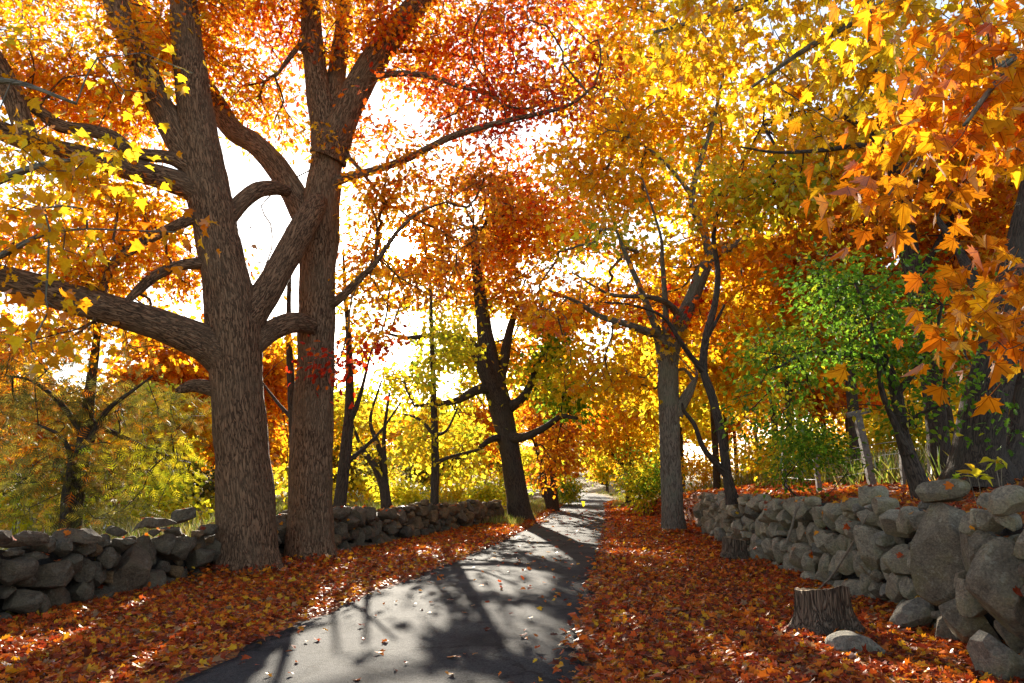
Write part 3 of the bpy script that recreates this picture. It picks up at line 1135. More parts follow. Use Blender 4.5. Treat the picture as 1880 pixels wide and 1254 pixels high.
def wall(name, label, line, height, side, explicit, seed, mats, rmin, rmax, thick, basef):
    """side: +1 when the seen face looks to -normal... the stones' front is on the lane side"""
    rng = np.random.default_rng(seed)
    ln = Line(line)
    mid, _ = ln.at(ln.L * .35)
    base = (mid[0], mid[1], Hs(mid[0], mid[1]))
    o = empty(name, base, label, 'stone wall')
    ex = []
    for e in explicit:
        px, py, wx, hy = e[:4]
        rot = e[4] if len(e) > 4 else 0
        out = e[5] if len(e) > 5 else .05
        s, z, ms, mz = ln.hit(px, py)
        ex.append((s, z, wx * mz / 2 * .94, hy * mz / 2 * .93, math.radians(rot), out))
    seeds = [(s, z, min(a, b) * .95, i) for i, (s, z, a, b, r, u) in enumerate(ex)]

    def inside(s, z, m=0.0):
        for (es, ez, a, b, r, u) in ex:
            ds, dz = s - es, z - ez
            c, n = math.cos(-r), math.sin(-r)
            q, w = ds * c - dz * n, ds * n + dz * c
            if (q / (a + m)) ** 2 + (w / (b + m)) ** 2 < 1: return True
        return False
    for it in range(26000):
        s = rng.uniform(0, ln.L); hh = height(s)
        z = rng.uniform(-.05, hh)
        f = it / 26000
        r = (rmax * (1 - f) ** 1.5 + rmin) * rng.uniform(.75, 1.2)
        if z + r * .7 > hh + .05: continue
        if inside(s, z, r * .55): continue
        ok = True
        for (a, b, c, i) in seeds:
            if abs(a - s) < 1.5 and ((a - s) * .85) ** 2 + (b - z) ** 2 < (.86 * (c + r)) ** 2:
                if i >= 0 and c > 0 and ((a - s) ** 2 + (b - z) ** 2) > (c * .9) ** 2 and not inside(s, z, r * .4): continue
                ok = False; break
        if ok: seeds.append((s, z, r, -1))
    stones = []
    arr = np.array([(a, b, c) for a, b, c, i in seeds])
    for k, (s, z, r, ei) in enumerate(seeds):
        if ei >= 0:
            es, ez, a, b, rot, outp = ex[ei]
            p = rng.uniform(2.3, 3.2)
            ph = rng.uniform(0, 6.3, 3)

            def rf(th, a=a, b=b, rot=rot, p=p, ph=ph):
                t = th - rot
                q = (np.abs(np.cos(t) / a) ** p + np.abs(np.sin(t) / b) ** p) ** (-1 / p)
                return q * (1 + .06 * np.sin(2 * th + ph[0]) + .05 * np.sin(3 * th + ph[1]) + .03 * np.sin(5 * th + ph[2]))
            stones.append((es, ez, rf, min(.42, .62 * min(a, b) + .08), outp, -max(a, b)))
            continue
        hh = height(s) + rng.uniform(-.05, .05)
        poly = [np.array(v) for v in ((s - 1.3 * r - .08, z - 1.25 * r - .06), (s + 1.3 * r + .08, z - 1.25 * r - .06), (s + 1.3 * r + .08, min(hh, z + 1.25 * r + .06)), (s - 1.3 * r - .08, min(hh, z + 1.25 * r + .06)))]
        d = np.hypot(arr[:, 0] - s, arr[:, 1] - z)
        for j in np.argsort(d)[1:30]:
            nv = arr[j, :2] - np.array([s, z])
            L = np.linalg.norm(nv)
            if L < 1e-4: continue
            nv = nv / L
            off = (L * L + r * r - arr[j, 2] ** 2) / (2 * L)
            poly = clip(poly, nv, nv @ np.array([s, z]) + off - .022)
            if len(poly) < 3: break
        if len(poly) < 3: continue
        pl = np.array(poly)
        c = pl.mean(0)
        th = np.linspace(-PI, PI, 97)[:-1]
        dv = np.stack([np.cos(th), np.sin(th)], -1)
        R = np.full(96, 9.0)
        for i in range(len(pl)):
            a, b = pl[i] - c, pl[(i + 1) % len(pl)] - c
            n = np.array([(b - a)[1], -(b - a)[0]])
            nl = np.linalg.norm(n)
            if nl < 1e-6: continue
            n = n / nl
            dd = n @ a
            if dd < 0: n, dd = -n, -dd
            q = dv @ n
            R = np.minimum(R, np.where(q > 1e-3, dd / np.maximum(q, 1e-3), 9))
        ker = np.exp(-.5 * (np.arange(-10, 11) / 3.6) ** 2); ker /= ker.sum()
        Rs = np.convolve(np.concatenate([R[-10:], R, R[:10]]), ker, 'valid')
        R = np.minimum(Rs, R * 1.03)
        if R.mean() < .035: continue

        def rf(t, th=th, R=R): return np.interp(t, np.concatenate([th, [PI]]), np.concatenate([R, R[:1]]))
        w = float(R.mean())
        stones.append((c[0], c[1], rf, min(.36, w * 1.05 + .05), rng.uniform(-.10, .11), w))
    # draw
    made = []
    BV, BF = [], []
    for (s, z, rf, dp, outp, w) in stones:
        p, d = ln.at(s)
        nrm = np.array([-d[1], d[0]]) * side          # to the lane
        if w < 0:                                     # the large field stones lie skewed, faces turned up the lane
            w = -w
            v_ = p / np.linalg.norm(p)
            dc = np.array([-v_[1], v_[0]])
            if dc @ d < 0: dc = -dc
            c0 = p + nrm * (outp - dp * .55)
            d = d * .35 + dc * .65
            d = d / np.linalg.norm(d)
            nrm = np.array([-d[1], d[0]]) * side
            p = c0 - nrm * (outp - dp * .55)
        c = p + nrm * (outp - dp * .55)
        zb = Hs(p[0] + nrm[0] * .35, p[1] + nrm[1] * .35)
        q = np.array([c[0], c[1], z + basef * zb])
        pr = project(q)
        scr = w / pr[2] if pr[2] > 1 else 0
        if not (-150 < pr[0] < 2060 and pr[1] < 1500): scr *= .05
        lod = 4 if scr > .03 else 3 if scr > .012 else 2
        V, Fc = stone_shape(rf, dp, rng, lod, facets=int(rng.integers(7, 13)), size=w)
        M = np.stack([np.array([d[0], d[1], 0]), np.array([-nrm[0], -nrm[1], 0]), np.array([0, 0, 1.0])], 0)
        W = V @ M
        if np.linalg.det(M) < 0: Fc = Fc[:, ::-1]
        made.append((scr, q, W, Fc))
        BF += [tuple(int(v) + len(BV) for v in f) for f in Fc]
        BV += [Vector(v) for v in (W + q)]
    made.sort(key=lambda a: -a[0])
    rest = Buf()
    nr = 0
    for i, (scr, q, W, Fc) in enumerate(made):
        if i < 100:
            b = Buf()
            b.add(W, Fc.ravel(), np.full(len(Fc), 3))
            so = b.build('stone', [mats], o)
            so.location = q - np.array(base)
        else:
            rest.add(W + q, Fc.ravel(), np.full(len(Fc), 3)); nr += 1
    if nr:
        tag(rest.build('packing_stones', [mats], o, base), kind='stuff')
    # rubble in the heart of the wall, coloured dark so the gaps read as shade
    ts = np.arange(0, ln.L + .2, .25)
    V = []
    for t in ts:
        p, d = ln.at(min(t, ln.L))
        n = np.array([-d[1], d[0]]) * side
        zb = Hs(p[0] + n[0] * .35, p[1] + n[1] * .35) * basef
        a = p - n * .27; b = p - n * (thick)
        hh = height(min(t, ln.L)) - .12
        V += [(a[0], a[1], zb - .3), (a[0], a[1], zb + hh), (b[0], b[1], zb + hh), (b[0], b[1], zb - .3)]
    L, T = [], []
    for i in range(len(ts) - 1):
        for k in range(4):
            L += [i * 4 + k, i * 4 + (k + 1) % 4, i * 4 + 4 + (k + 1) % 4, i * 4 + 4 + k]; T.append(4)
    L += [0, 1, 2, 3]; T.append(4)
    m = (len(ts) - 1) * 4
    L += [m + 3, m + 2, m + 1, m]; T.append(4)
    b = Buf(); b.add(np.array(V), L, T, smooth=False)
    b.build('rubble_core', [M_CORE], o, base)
    ln.bvh = BVHTree.FromPolygons(BV, BF)
    ln.side = side
    return ln, o


EX_R = [(1728, 914, 104, 46, -6, .06), (1735, 1022, 130, 165, 10, .12), (1790, 972, 60, 56), (1852, 930, 66, 58, 0, .08), (1818, 932, 40, 32), (1845, 968, 44, 40), (1817, 1028, 74, 88, 20, .1),
        (1868, 1095, 118, 180, -12, .2), (1794, 1108, 50, 72, 0, .14), (1785, 1156, 128, 74, 32, .16), (1665, 970, 56, 60), (1607, 1018, 74, 86, 0, .07), (1640, 1042, 52, 46), (1597, 963, 62, 30),
        (1592, 922, 58, 46, 0, .03), (1548, 972, 40, 40), (1528, 1008, 36, 46), (1517, 1040, 34, 58), (1550, 1042, 42, 52), (1588, 1080, 46, 36), (1670, 1092, 42, 40), (1745, 1094, 28, 24), (1764, 1078, 38, 34, -30),
        (1560, 935, 40, 26), (1500, 990, 30, 44), (1488, 1040, 32, 50), (1470, 985, 26, 34), (1700, 935, 30, 20), (1625, 1092, 36, 30)]
EX_L = [(42, 1004, 100, 32), (146, 1000, 112, 34), (20, 1030, 42, 11), (64, 1034, 60, 14), (24, 1062, 78, 52, 0, .08), (95, 1064, 78, 84, 25, .1), (38, 1120, 62, 52, 0, .1), (158, 1096, 64, 44, -10), (157, 1060, 44, 44),
        (195, 1034, 36, 34), (242, 1052, 72, 104, -16, .1), (272, 972, 112, 20, 3, .06), (338, 957, 64, 32, 8, .02), (303, 1010, 50, 38), (348, 1008, 36, 28), (303, 1050, 28, 24), (365, 1038, 76, 40), (215, 985, 40, 22), (320, 985, 60, 18, -3),
        (630, 985, 34, 50), (662, 990, 26, 52, 8), (690, 985, 26, 44, 10), (615, 950, 50, 22), (720, 975, 22, 30), (380, 985, 44, 22)]
WR, wr_o = wall('field_stone_wall', 'tall grey boulder wall holding back the leafy bank on the right', WALL_R, lambda s: 1.22 + .06 * math.sin(s * 1.9) + .04 * math.sin(s * 4.3 + 1) - .25 * sm((s - 19.5) / 2.5), 1, EX_R, 5, M_STONE, .06, .2, .55, 1.0)
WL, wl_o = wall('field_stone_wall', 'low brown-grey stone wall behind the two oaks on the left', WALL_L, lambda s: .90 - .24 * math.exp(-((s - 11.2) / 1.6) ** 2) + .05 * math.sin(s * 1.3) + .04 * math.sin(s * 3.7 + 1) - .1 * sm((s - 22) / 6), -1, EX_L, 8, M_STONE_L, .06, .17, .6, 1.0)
# ------------------------------------------------------------------ the two big oaks on the left
def A(*pts, Y, dY=0.0): return traced(pts, Y, dY)


def nb(px, py, rx, ry, Y, rY, pal, dens=1.0, per=22):
    c, k = P(px, py, Y)
    n = max(4, int(per * PI * rx * ry * k * k * min(1.6, max(.6, rY / 1.5))))
    return (c, (rx * k, rY, ry * k), n, pal, dens)


b1 = G(455, 1060); Y1 = float(b1[1])
b1[2] = Hs(b1[0], b1[1])
t1 = below(*A((455, 1070, 122), (453, 1010, 106), (450, 900, 99), (441, 780, 92), (434, 690, 90), (430, 610, 96), (416, 520, 84), (399, 440, 76), (386, 370, 78), (371, 290, 72), (358, 200, 62), (346, 100, 52), (336, 0, 46), (325, -120, 36), (315, -260, 22), Y=Y1))
l1 = [A((378, 345, 50), (335, 270, 46), (297, 200, 45), (262, 120, 46), (225, 40, 42), (195, -40, 36), (150, -150, 24), Y=Y1, dY=-.7),
      A((395, 372, 46), (335, 338, 44), (240, 310, 40), (150, 285, 37), (60, 262, 36), (0, 238, 35), (-80, 200, 28), (-180, 150, 18), Y=Y1, dY=-1.5),
      A((365, 318, 30), (315, 290, 24), (250, 281, 22), (205, 254, 27), (165, 240, 22), (110, 231, 23), (55, 193, 20), (0, 165, 17), (-70, 130, 10), Y=Y1 - .15, dY=-1.2),
      A((428, 660, 74), (380, 632, 62), (320, 606, 58), (250, 583, 55), (170, 560, 56), (90, 535, 52), (0, 510, 48), (-90, 480, 38), (-220, 430, 20), Y=Y1, dY=-1.8),
      A((385, 385, 24), (350, 402, 19), (300, 425, 18), (245, 455, 18), (205, 490, 17), (186, 545, 14), (172, 590, 6), Y=Y1 - .1, dY=-.9),
      A((400, 480, 26), (368, 484, 22), (330, 488, 20), (285, 507, 18), (250, 537, 16), (225, 562, 10), Y=Y1 - .1, dY=-.7),
      A((440, 600, 58), (484, 545, 52), (520, 482, 48), (548, 432, 48), (572, 392, 44), (585, 368, 34), Y=Y1, dY=1.35),
      A((412, 405, 30), (448, 368, 30), (475, 348, 28), (505, 345, 26), (528, 352, 20), Y=Y1, dY=1.2),
      A((452, 640, 44), (500, 606, 38), (540, 592, 36), (572, 598, 30), Y=Y1, dY=1.2),
      A((402, 716, 28), (360, 708, 22), (335, 714, 15), (322, 717, 5), Y=Y1 - .1, dY=-.2),
      A((52, 262, 30), (25, 180, 38), (-10, 110, 34), (-60, 30, 24), (-100, -60, 12), Y=Y1 - 1.2, dY=-.6),
      A((362, 222, 30), (300, 200, 27), (250, 180, 27), (200, 177, 24), (150, 195, 18), (90, 207, 9), Y=Y1 + .1, dY=1.4)]
B1 = [nb(120, 120, 190, 110, Y1 - .5, 2.0, 'amber', .8), nb(300, 60, 110, 90, Y1 + .6, 1.6, 'orange', .9), nb(60, 330, 150, 70, Y1 - 1, 1.6, 'gold', .8), nb(170, 230, 120, 70, Y1 + .4, 1.5, 'orange', .8),
      nb(220, 380, 140, 60, Y1 - .2, 1.6, 'amber', .9), nb(120, 480, 130, 60, Y1 - .8, 1.6, 'amber', 1.1), nb(40, 450, 100, 50, Y1 + .8, 1.4, 'orange', 1.1), nb(180, 440, 100, 50, Y1 + 1, 1.4, 'gold', 1.0), nb(300, 520, 70, 60, Y1 + .4, 1.2, 'orange', .9), nb(430, 60, 80, 90, Y1 + .8, 1.4, 'orange', .8),
      nb(100, -60, 260, 80, Y1, 2.2, 'amber', .7), nb(380, -80, 200, 80, Y1 + .3, 2.2, 'orange', .7), nb(400, 330, 24, 60, Y1 - .5, .3, 'orange', .35), nb(60, 600, 90, 40, Y1 - 1.4, 1, 'amber', .7), nb(270, 450, 80, 50, Y1 + .6, 1.2, 'amber', .8), nb(330, 610, 60, 30, Y1 + .8, 1.0, 'orange', .7), nb(200, 640, 120, 30, Y1 + .2, 1.2, 'amber', .6), nb(100, 575, 120, 50, Y1 + .8, 1.2, 'amber', .7), nb(240, 510, 90, 50, Y1 + 1, 1, 'gold', .7), nb(330, 520, 50, 50, Y1 + 1, 1, 'orange', .6)]
tree('oak_tree', 'massive grooved oak with heavy low limbs reaching left, nearest the lane', 'oak tree', tuple(b1), t1, l1, B1, 11, M_OAK, 'oak', .125, 28, None, .036, (.42, .5, 6, .7), 64, 14, 22, limb_rough=.022, spread=.25, tip_r=.008, thin=.42, bare=.2)

b2 = G(571, 1040); Y2 = float(b2[1])
b2[2] = Hs(b2[0], b2[1])
t2 = below(*A((572, 1050, 88), (570, 985, 82), (570, 900, 77), (573, 800, 74), (578, 700, 68), (581, 600, 64), (583, 500, 64), (585, 430, 74), (591, 370, 66), (598, 310, 57), (602, 265, 58), (590, 200, 47), (579, 130, 40), (572, 60, 36), (568, -20, 32), (560, -150, 20), Y=Y2))
l2 = [A((602, 275, 46), (611, 195, 36), (622, 110, 31), (632, 30, 28), (640, -60, 22), (646, -170, 12), Y=Y2 + .05, dY=.5),
      A((602, 292, 54), (630, 222, 52), (655, 165, 51), (690, 105, 48), (730, 50, 45), (768, 5, 40), (805, -55, 30), (860, -130, 16), Y=Y2 - .05, dY=-.8),
      A((600, 340, 20), (640, 325, 16), (690, 312, 14), (750, 290, 13), (820, 255, 12), (880, 235, 11), (960, 215, 9), (1040, 195, 6), (1090, 160, 3), Y=Y2, dY=-2.5),
      A((680, 138, 16), (700, 138, 12), (740, 135, 11), (790, 140, 10), (840, 158, 8), (890, 172, 6), (925, 192, 3), Y=Y2 - .4, dY=-1.2),
      A((665, 110, 10), (730, 95, 7), (800, 96, 6), (850, 105, 4), (890, 120, 2), Y=Y2 - .3, dY=1.0),
      A((610, 270, 12), (630, 280, 8), (660, 310, 7), (690, 350, 5), (702, 360, 3), Y=Y2, dY=-.4),
      A((575, 85, 14), (550, 85, 10), (525, 115, 8), (505, 142, 4), Y=Y2, dY=-.6),
      A((590, 410, 50), (560, 395, 46), (536, 350, 44), (505, 302, 42), (465, 262, 38), (425, 236, 37), (375, 165, 42), (315, 95, 40), (255, 30, 36), (225, -40, 28), (190, -140, 16), Y=Y2, dY=.5),
      A((600, 560, 24), (625, 547, 15), (660, 512, 12), (690, 482, 10), (730, 425, 7), (770, 390, 5), (820, 370, 3), Y=Y2, dY=-1.2)]
B2 = [nb(690, 60, 130, 90, Y2, 2.0, 'orange', .8), nb(820, 90, 140, 90, Y2 - .6, 2.0, 'red', .9), nb(960, 110, 120, 100, Y2 - 1.2, 1.8, 'red', .8), nb(1050, 130, 70, 80, Y2 - 1.6, 1.2, 'red', .7),
      nb(790, 215, 150, 50, Y2 - .6, 1.6, 'red', .75), nb(960, 230, 100, 50, Y2 - 1.6, 1.4, 'scarlet', .6), nb(760, 330, 110, 50, Y2 - .6, 1.5, 'orange', .8), nb(890, 310, 70, 50, Y2 - 1.2, 1.2, 'rust', .9),
      nb(500, 80, 90, 110, Y2 + .6, 1.8, 'red', .85), nb(490, 220, 80, 60, Y2 + .6, 1.4, 'orange', .9), nb(560, 260, 60, 50, Y2 - .6, .8, 'amber', .6), nb(680, 400, 60, 50, Y2 + .3, 1.2, 'orange', .7),
      nb(700, -60, 260, 80, Y2, 2.4, 'orange', .7), nb(960, -40, 160, 90, Y2 - 1, 2.2, 'red', .8), nb(640, 240, 60, 50, Y2 + .6, 1.2, 'orange', .7), nb(450, 150, 60, 60, Y2 + 1.0, 1.4, 'lime', .6),
      nb(670, 440, 60, 80, Y2 + 1.2, 1.6, 'orange', .7), nb(800, 520, 70, 50, Y2 + 1, 1.4, 'rust', .5), nb(490, 460, 45, 90, Y2 + .6, 1, 'orange', .05), nb(740, 470, 100, 90, Y2 + 1, 1.4, 'amber', .1), nb(680, 580, 60, 50, Y2 + 1, 1.2, 'orange', .4), nb(830, 430, 90, 50, Y2 + .5, 1.6, 'rust', .6), nb(740, 380, 80, 30, Y2, 1.4, 'amber', .55), nb(600, 670, 60, 50, Y2 - .5, .5, 'scarlet', .5), nb(640, 520, 40, 50, Y2, .8, 'amber', .5)]
tree('oak_tree', 'upright red-leaved oak beside the massive one, splitting into three stems', 'oak tree', tuple(b2), t2, l2, B2, 12, M_OAK2, 'oak', .125, 26, None, .034, (.42, .55, 5, 1.9), 56, 14, 20, limb_rough=.02, spread=.25, tip_r=.008)

# ------------------------------------------------------------------ the maple over the left wall, its trunk just out of the frame
bx = np.array([-7.6, 7.2]); z_ = Hs(*bx)
tl = (np.array([[-7.6, 7.2, z_ - .2], [-7.6, 7.2, z_ + .2], [-7.5, 7.2, z_ + 2], [-7.3, 7.25, z_ + 4.5], [-7.2, 7.3, z_ + 8]]), np.array([.26, .24, .2, .16, .06]))
ll = [A((-260, 420, 40), (-120, 380, 24), (0, 330, 16), (90, 300, 9), (180, 290, 4), Y=7.2, dY=-.2), A((-260, 560, 30), (-120, 520, 18), (0, 470, 12), (80, 430, 7), (160, 420, 3), Y=7.0, dY=-.4), A((-250, 200, 30), (-100, 160, 18), (20, 150, 10), (140, 190, 5), Y=7.4, dY=-.6)]
BL = [nb(60, 300, 140, 50, 6.8, .8, 'gold', .75), nb(60, 400, 150, 50, 6.6, .8, 'tangerine', .8), nb(190, 250, 110, 40, 6.8, .7, 'gold', .7), nb(140, 470, 100, 35, 6.7, .7, 'gold', .7), nb(40, 210, 90, 40, 7.0, .8, 'gold', .6),
      nb(250, 330, 80, 40, 6.9, .6, 'gold', .55), nb(60, 560, 110, 30, 6.2, .6, 'amber', .55), nb(60, 60, 140, 30, 7, .8, 'gold', .4), nb(20, 630, 60, 40, 5.5, .4, 'gold', .5), nb(250, 130, 120, 50, 7.4, .6, 'gold', .45), nb(300, 420, 60, 30, 6.9, .4, 'tangerine', .5)]
tree('maple_tree', 'golden maple whose leafy branches reach in over the stone wall at far left', 'maple tree', (-7.6, 7.2, z_), tl, ll, BL, 13, M_GREY, 'maple', .115, 19, trunk_sides=20, trunk_dens=6, spread=.2, droop=.8, bf=.3)

# ------------------------------------------------------------------ the big orange maple on the right bank, trunk just out of the frame
z_ = Hs(6.3, 4.4)
tr_ = (np.array([[6.3, 4.4, z_ - .2], [6.3, 4.4, z_ + .2], [6.25, 4.45, z_ + 1.5], [6.1, 4.5, z_ + 3.2], [5.9, 4.6, z_ + 5.5], [5.7, 4.7, z_ + 8]]), np.array([.34, .3, .26, .22, .15, .06]))
lr_ = [A((2950, 330, 130), (2500, 60, 60), (2150, 20, 40), (1950, 60, 22), (1800, 150, 13), (1700, 260, 7), (1630, 360, 4), Y=4.4, dY=-1.2),
       A((2900, -150, 120), (2400, -200, 60), (1900, -120, 36), (1640, 0, 18), (1480, 90, 10), (1380, 160, 5), Y=4.5, dY=.8),
       A((2900, 560, 80), (2500, 420, 40), (2150, 420, 22), (1950, 480, 12), (1850, 540, 7), (1770, 580, 4), Y=4.4, dY=-1.2),
       A((2900, 150, 100), (2450, 0, 50), (2050, 60, 24), (1860, 130, 13), (1770, 230, 6), Y=4.3, dY=-1.6),
       A((2700, -600, 90), (2100, -300, 44), (1700, -120, 24), (1400, 0, 12), (1200, 60, 5), Y=4.9, dY=1.8)]
BR = [nb(1830, 70, 80, 90, 2.9, .4, 'tangerine', .8, 45), nb(1800, 190, 90, 80, 2.9, .4, 'tangerine', .75, 45), nb(1725, 130, 60, 80, 3.2, .4, 'tangerine', .7, 40), nb(1690, 285, 60, 50, 3.0, .3, 'tangerine', .65, 50), nb(1650, 365, 40, 26, 3.0, .2, 'tangerine', .55, 60),
      nb(1850, 300, 50, 60, 3.1, .3, 'tangerine', .5, 45), nb(1590, 80, 120, 70, 4.3, .6, 'gold', .9), nb(1540, 165, 110, 40, 4.6, .5, 'gold', .8), nb(1440, 110, 100, 60, 5.4, .6, 'gold', .9), nb(1460, 30, 120, 60, 5, .7, 'gold', .8),
      nb(1380, 180, 60, 30, 5.8, .4, 'gold', .7), nb(1330, 60, 90, 70, 5.8, .7, 'gold', .8), nb(1220, 60, 90, 60, 6.4, .7, 'gold', .8), nb(1840, 560, 60, 50, 3.1, .25, 'tangerine', .6, 50), nb(1780, 575, 36, 24, 3.2, .2, 'tangerine', .5, 60), nb(1870, 480, 30, 40, 3.2, .2, 'tangerine', .5, 60),
      nb(1650, 20, 90, 60, 3.9, .5, 'gold', .8), nb(1720, -30, 140, 50, 3.4, .5, 'tangerine', .8), nb(1870, 640, 24, 20, 3.0, .2, 'tangerine', .5, 60), nb(1770, 240, 60, 50, 3.6, .4, 'tangerine', .6, 40), nb(1300, 130, 60, 50, 6, .5, 'gold', .7), nb(1450, -50, 300, 50, 5.2, 1, 'gold', .8)]
tree('maple_tree', 'large orange maple overhanging from the right bank with hand-sized leaves', 'maple tree', (6.3, 4.4, z_), tr_, lr_, BR, 14, M_GREY, 'maple_big', .095, 17, bare=.1, leafmat=M_LEAF_BIG, trunk_sides=24, trunk_dens=6, spread=.15, droop=.9, bf=.25, tip_r=.0025, maxr=.04, thin=.3, cl=1.6)

# ------------------------------------------------------------------ the leaning tree at the end of the left wall
b7 = G(957, 960); Y7 = float(b7[1]); b7[2] = Hs(b7[0], b7[1])
t7 = below(*A((958, 964, 46), (950, 915, 40), (940, 850, 37), (930, 800, 38), (918, 740, 42), (905, 690, 36), (895, 640, 32), (886, 580, 26), (876, 500, 18), (868, 420, 10), Y=Y7))
l7 = [A((918, 745, 34), (895, 690, 30), (870, 640, 22), (840, 620, 16), (800, 615, 11), (750, 620, 7), (700, 610, 4), Y=Y7, dY=-2), A((918, 720, 24), (880, 715, 18), (840, 735, 13), (800, 742, 9), (760, 745, 5), Y=Y7, dY=-2),
      A((930, 750, 22), (955, 735, 16), (975, 705, 14), (985, 670, 10), (1000, 650, 6), Y=Y7, dY=-1), A((932, 800, 22), (960, 803, 15), (1000, 785, 12), (1030, 765, 10), (1060, 768, 5), Y=Y7, dY=-3), A((912, 700, 26), (925, 660, 20), (935, 610, 15), (950, 560, 9), Y=Y7, dY=1),
      A((932, 800, 14), (900, 808, 11), (870, 830, 8), (830, 845, 5), (800, 860, 3), Y=Y7, dY=-2)]
B7 = [nb(830, 480, 150, 80, Y7 + 1, 4, 'orange', .75, 7), nb(960, 430, 150, 80, Y7 + 1, 4, 'orange', .85, 8), nb(1010, 530, 100, 80, Y7 + 1, 3.5, 'rust', .8, 7), nb(850, 590, 120, 50, Y7 + 2, 3, 'yellow', .7, 7), nb(960, 620, 90, 60, Y7 + 2, 2.5, 'amber', .75, 7), nb(1030, 690, 60, 50, Y7 - 1, 2.5, 'lime', 1, 9),
      nb(780, 680, 110, 60, Y7 + 1, 2.5, 'yellow', .7, 8), nb(950, 350, 150, 60, Y7 + 1, 3.5, 'red', .6, 7), nb(830, 390, 120, 60, Y7, 3.5, 'rust', .5, 7), nb(1010, 830, 50, 60, Y7 + 3, 2, 'rust', .8, 9), nb(820, 830, 60, 50, Y7 - 1, 2, 'yellow', .8, 9), nb(1050, 740, 40, 30, Y7 - 1, 2, 'green', .9, 9), nb(870, 760, 50, 50, Y7 + 1, 2, 'lime', .7, 8),
      nb(720, 520, 70, 60, Y7, 3, 'amber', .4, 8), nb(700, 620, 70, 40, Y7, 3, 'yellow', .5, 8), nb(880, 680, 80, 50, Y7 + 2, 2, 'lime', .7, 8), nb(1000, 640, 50, 40, Y7 - 1, 2, 'green', .6, 7)]
tree('shade_tree', 'leaning dark-trunked tree standing where the left wall ends', 'tree', tuple(b7), t7, l7, B7, 15, M_DARK, 'star', .21, 22, None, .03, (.4, .3, 5, .4), 26, 8, spread=.5, tip_r=.012, maxr=.16, thin=.4)

# ------------------------------------------------------------------ the yellow maple by the right wall
b9 = G(1237, 985); Y9 = float(b9[1]); b9[2] = Hs(b9[0], b9[1])
t9 = below(*A((1238, 985, 44), (1234, 920, 39), (1231, 850, 37), (1229, 780, 37), (1227, 710, 37), (1228, 650, 38), (1245, 600, 32), (1268, 555, 27), (1290, 500, 24), (1308, 470, 20), (1340, 455, 14), (1380, 430, 7), Y=Y9))
l9 = [A((1222, 660, 26), (1208, 615, 20), (1190, 610, 15), (1150, 595, 12), (1100, 580, 10), (1060, 555, 7), (1000, 530, 3), Y=Y9, dY=-2), A((1224, 650, 20), (1200, 590, 14), (1180, 540, 11), (1150, 470, 8), (1130, 420, 5), Y=Y9, dY=-1),
      A((1228, 650, 18), (1222, 600, 13), (1222, 560, 10), (1216, 480, 8), (1212, 430, 5), (1180, 330, 3), Y=Y9, dY=-1.5), A((1305, 475, 16), (1290, 420, 14), (1270, 370, 12), (1285, 300, 9), (1310, 220, 7), (1330, 130, 4), Y=Y9, dY=-1), A((1240, 760, 22), (1262, 725, 18), (1275, 700, 10), (1280, 690, 4), Y=Y9, dY=-.4),
      A((1275, 365, 9), (1240, 320, 7), (1200, 280, 5), (1150, 250, 3), Y=Y9, dY=-1), A((1250, 590, 16), (1230, 560, 12), (1190, 545, 9), (1120, 540, 6), (1050, 500, 3), Y=Y9, dY=-2.5)]
B9 = [nb(1090, 520, 120, 70, Y9 + 7, 2.5, 'amber', 1.1, 8), nb(1010, 590, 80, 50, Y9 + 8, 2.5, 'gold', 1, 8), nb(1080, 510, 100, 60, Y9 + 3, 2, 'orange', .8, 8), nb(1180, 530, 90, 60, Y9 + 4, 2, 'amber', .8, 8), nb(1010, 560, 60, 50, Y9 + 3, 2, 'rust', .7, 8), nb(1120, 330, 110, 110, Y9 + 1, 3, 'gold', .85, 7.5), nb(1230, 300, 110, 110, Y9 + 2, 2.4, 'gold', .85, 7.5), nb(1340, 320, 100, 100, Y9 + 2, 2.4, 'gold', .85, 7.5), nb(1120, 480, 110, 70, Y9 + .5, 3, 'lime', .75, 7.5), nb(1230, 460, 100, 80, Y9 + 2, 2, 'gold', .75, 7.5), nb(1360, 450, 80, 70, Y9 + 2, 2, 'amber', .8, 7.5),
      nb(1080, 580, 80, 50, Y9 - 1, 2.5, 'orange', .75, 7.5), nb(1170, 660, 90, 60, Y9 + 2, 3, 'gold', .9, 7.5), nb(1110, 700, 90, 50, Y9 + 2, 3, 'gold', .9, 7.5), nb(1320, 580, 70, 60, Y9 + 1, 2.5, 'amber', .8, 7.5), nb(1150, 180, 120, 90, Y9, 3, 'gold', .9, 7.5), nb(1290, 180, 120, 90, Y9, 3, 'gold', .9, 7.5), nb(1220, 60, 140, 80, Y9, 3, 'gold', .9, 7.5), nb(1080, 60, 90, 80, Y9, 3, 'amber', .8, 7.5),
      nb(1060, 250, 70, 90, Y9, 3, 'amber', .8, 7.5), nb(1260, 560, 60, 50, Y9 - 1, 1.5, 'scarlet', .4, 7.5)]
tree('maple_tree', 'yellow maple with a straight grey trunk in front of the right wall', 'maple tree', tuple(b9), t9, l9, B9, 16, M_GREY, 'maple', .20, 17, None, .02, (.35, .3, 5, 2.2), 28, 8, spread=.45, tip_r=.011, maxr=.15)

# ------------------------------------------------------------------ thin crooked tree on the bank
def on_bank(px, Y):
    x = P(px, 880, Y)[0][0]
    return np.array([x, Y, Hs(x, Y)])


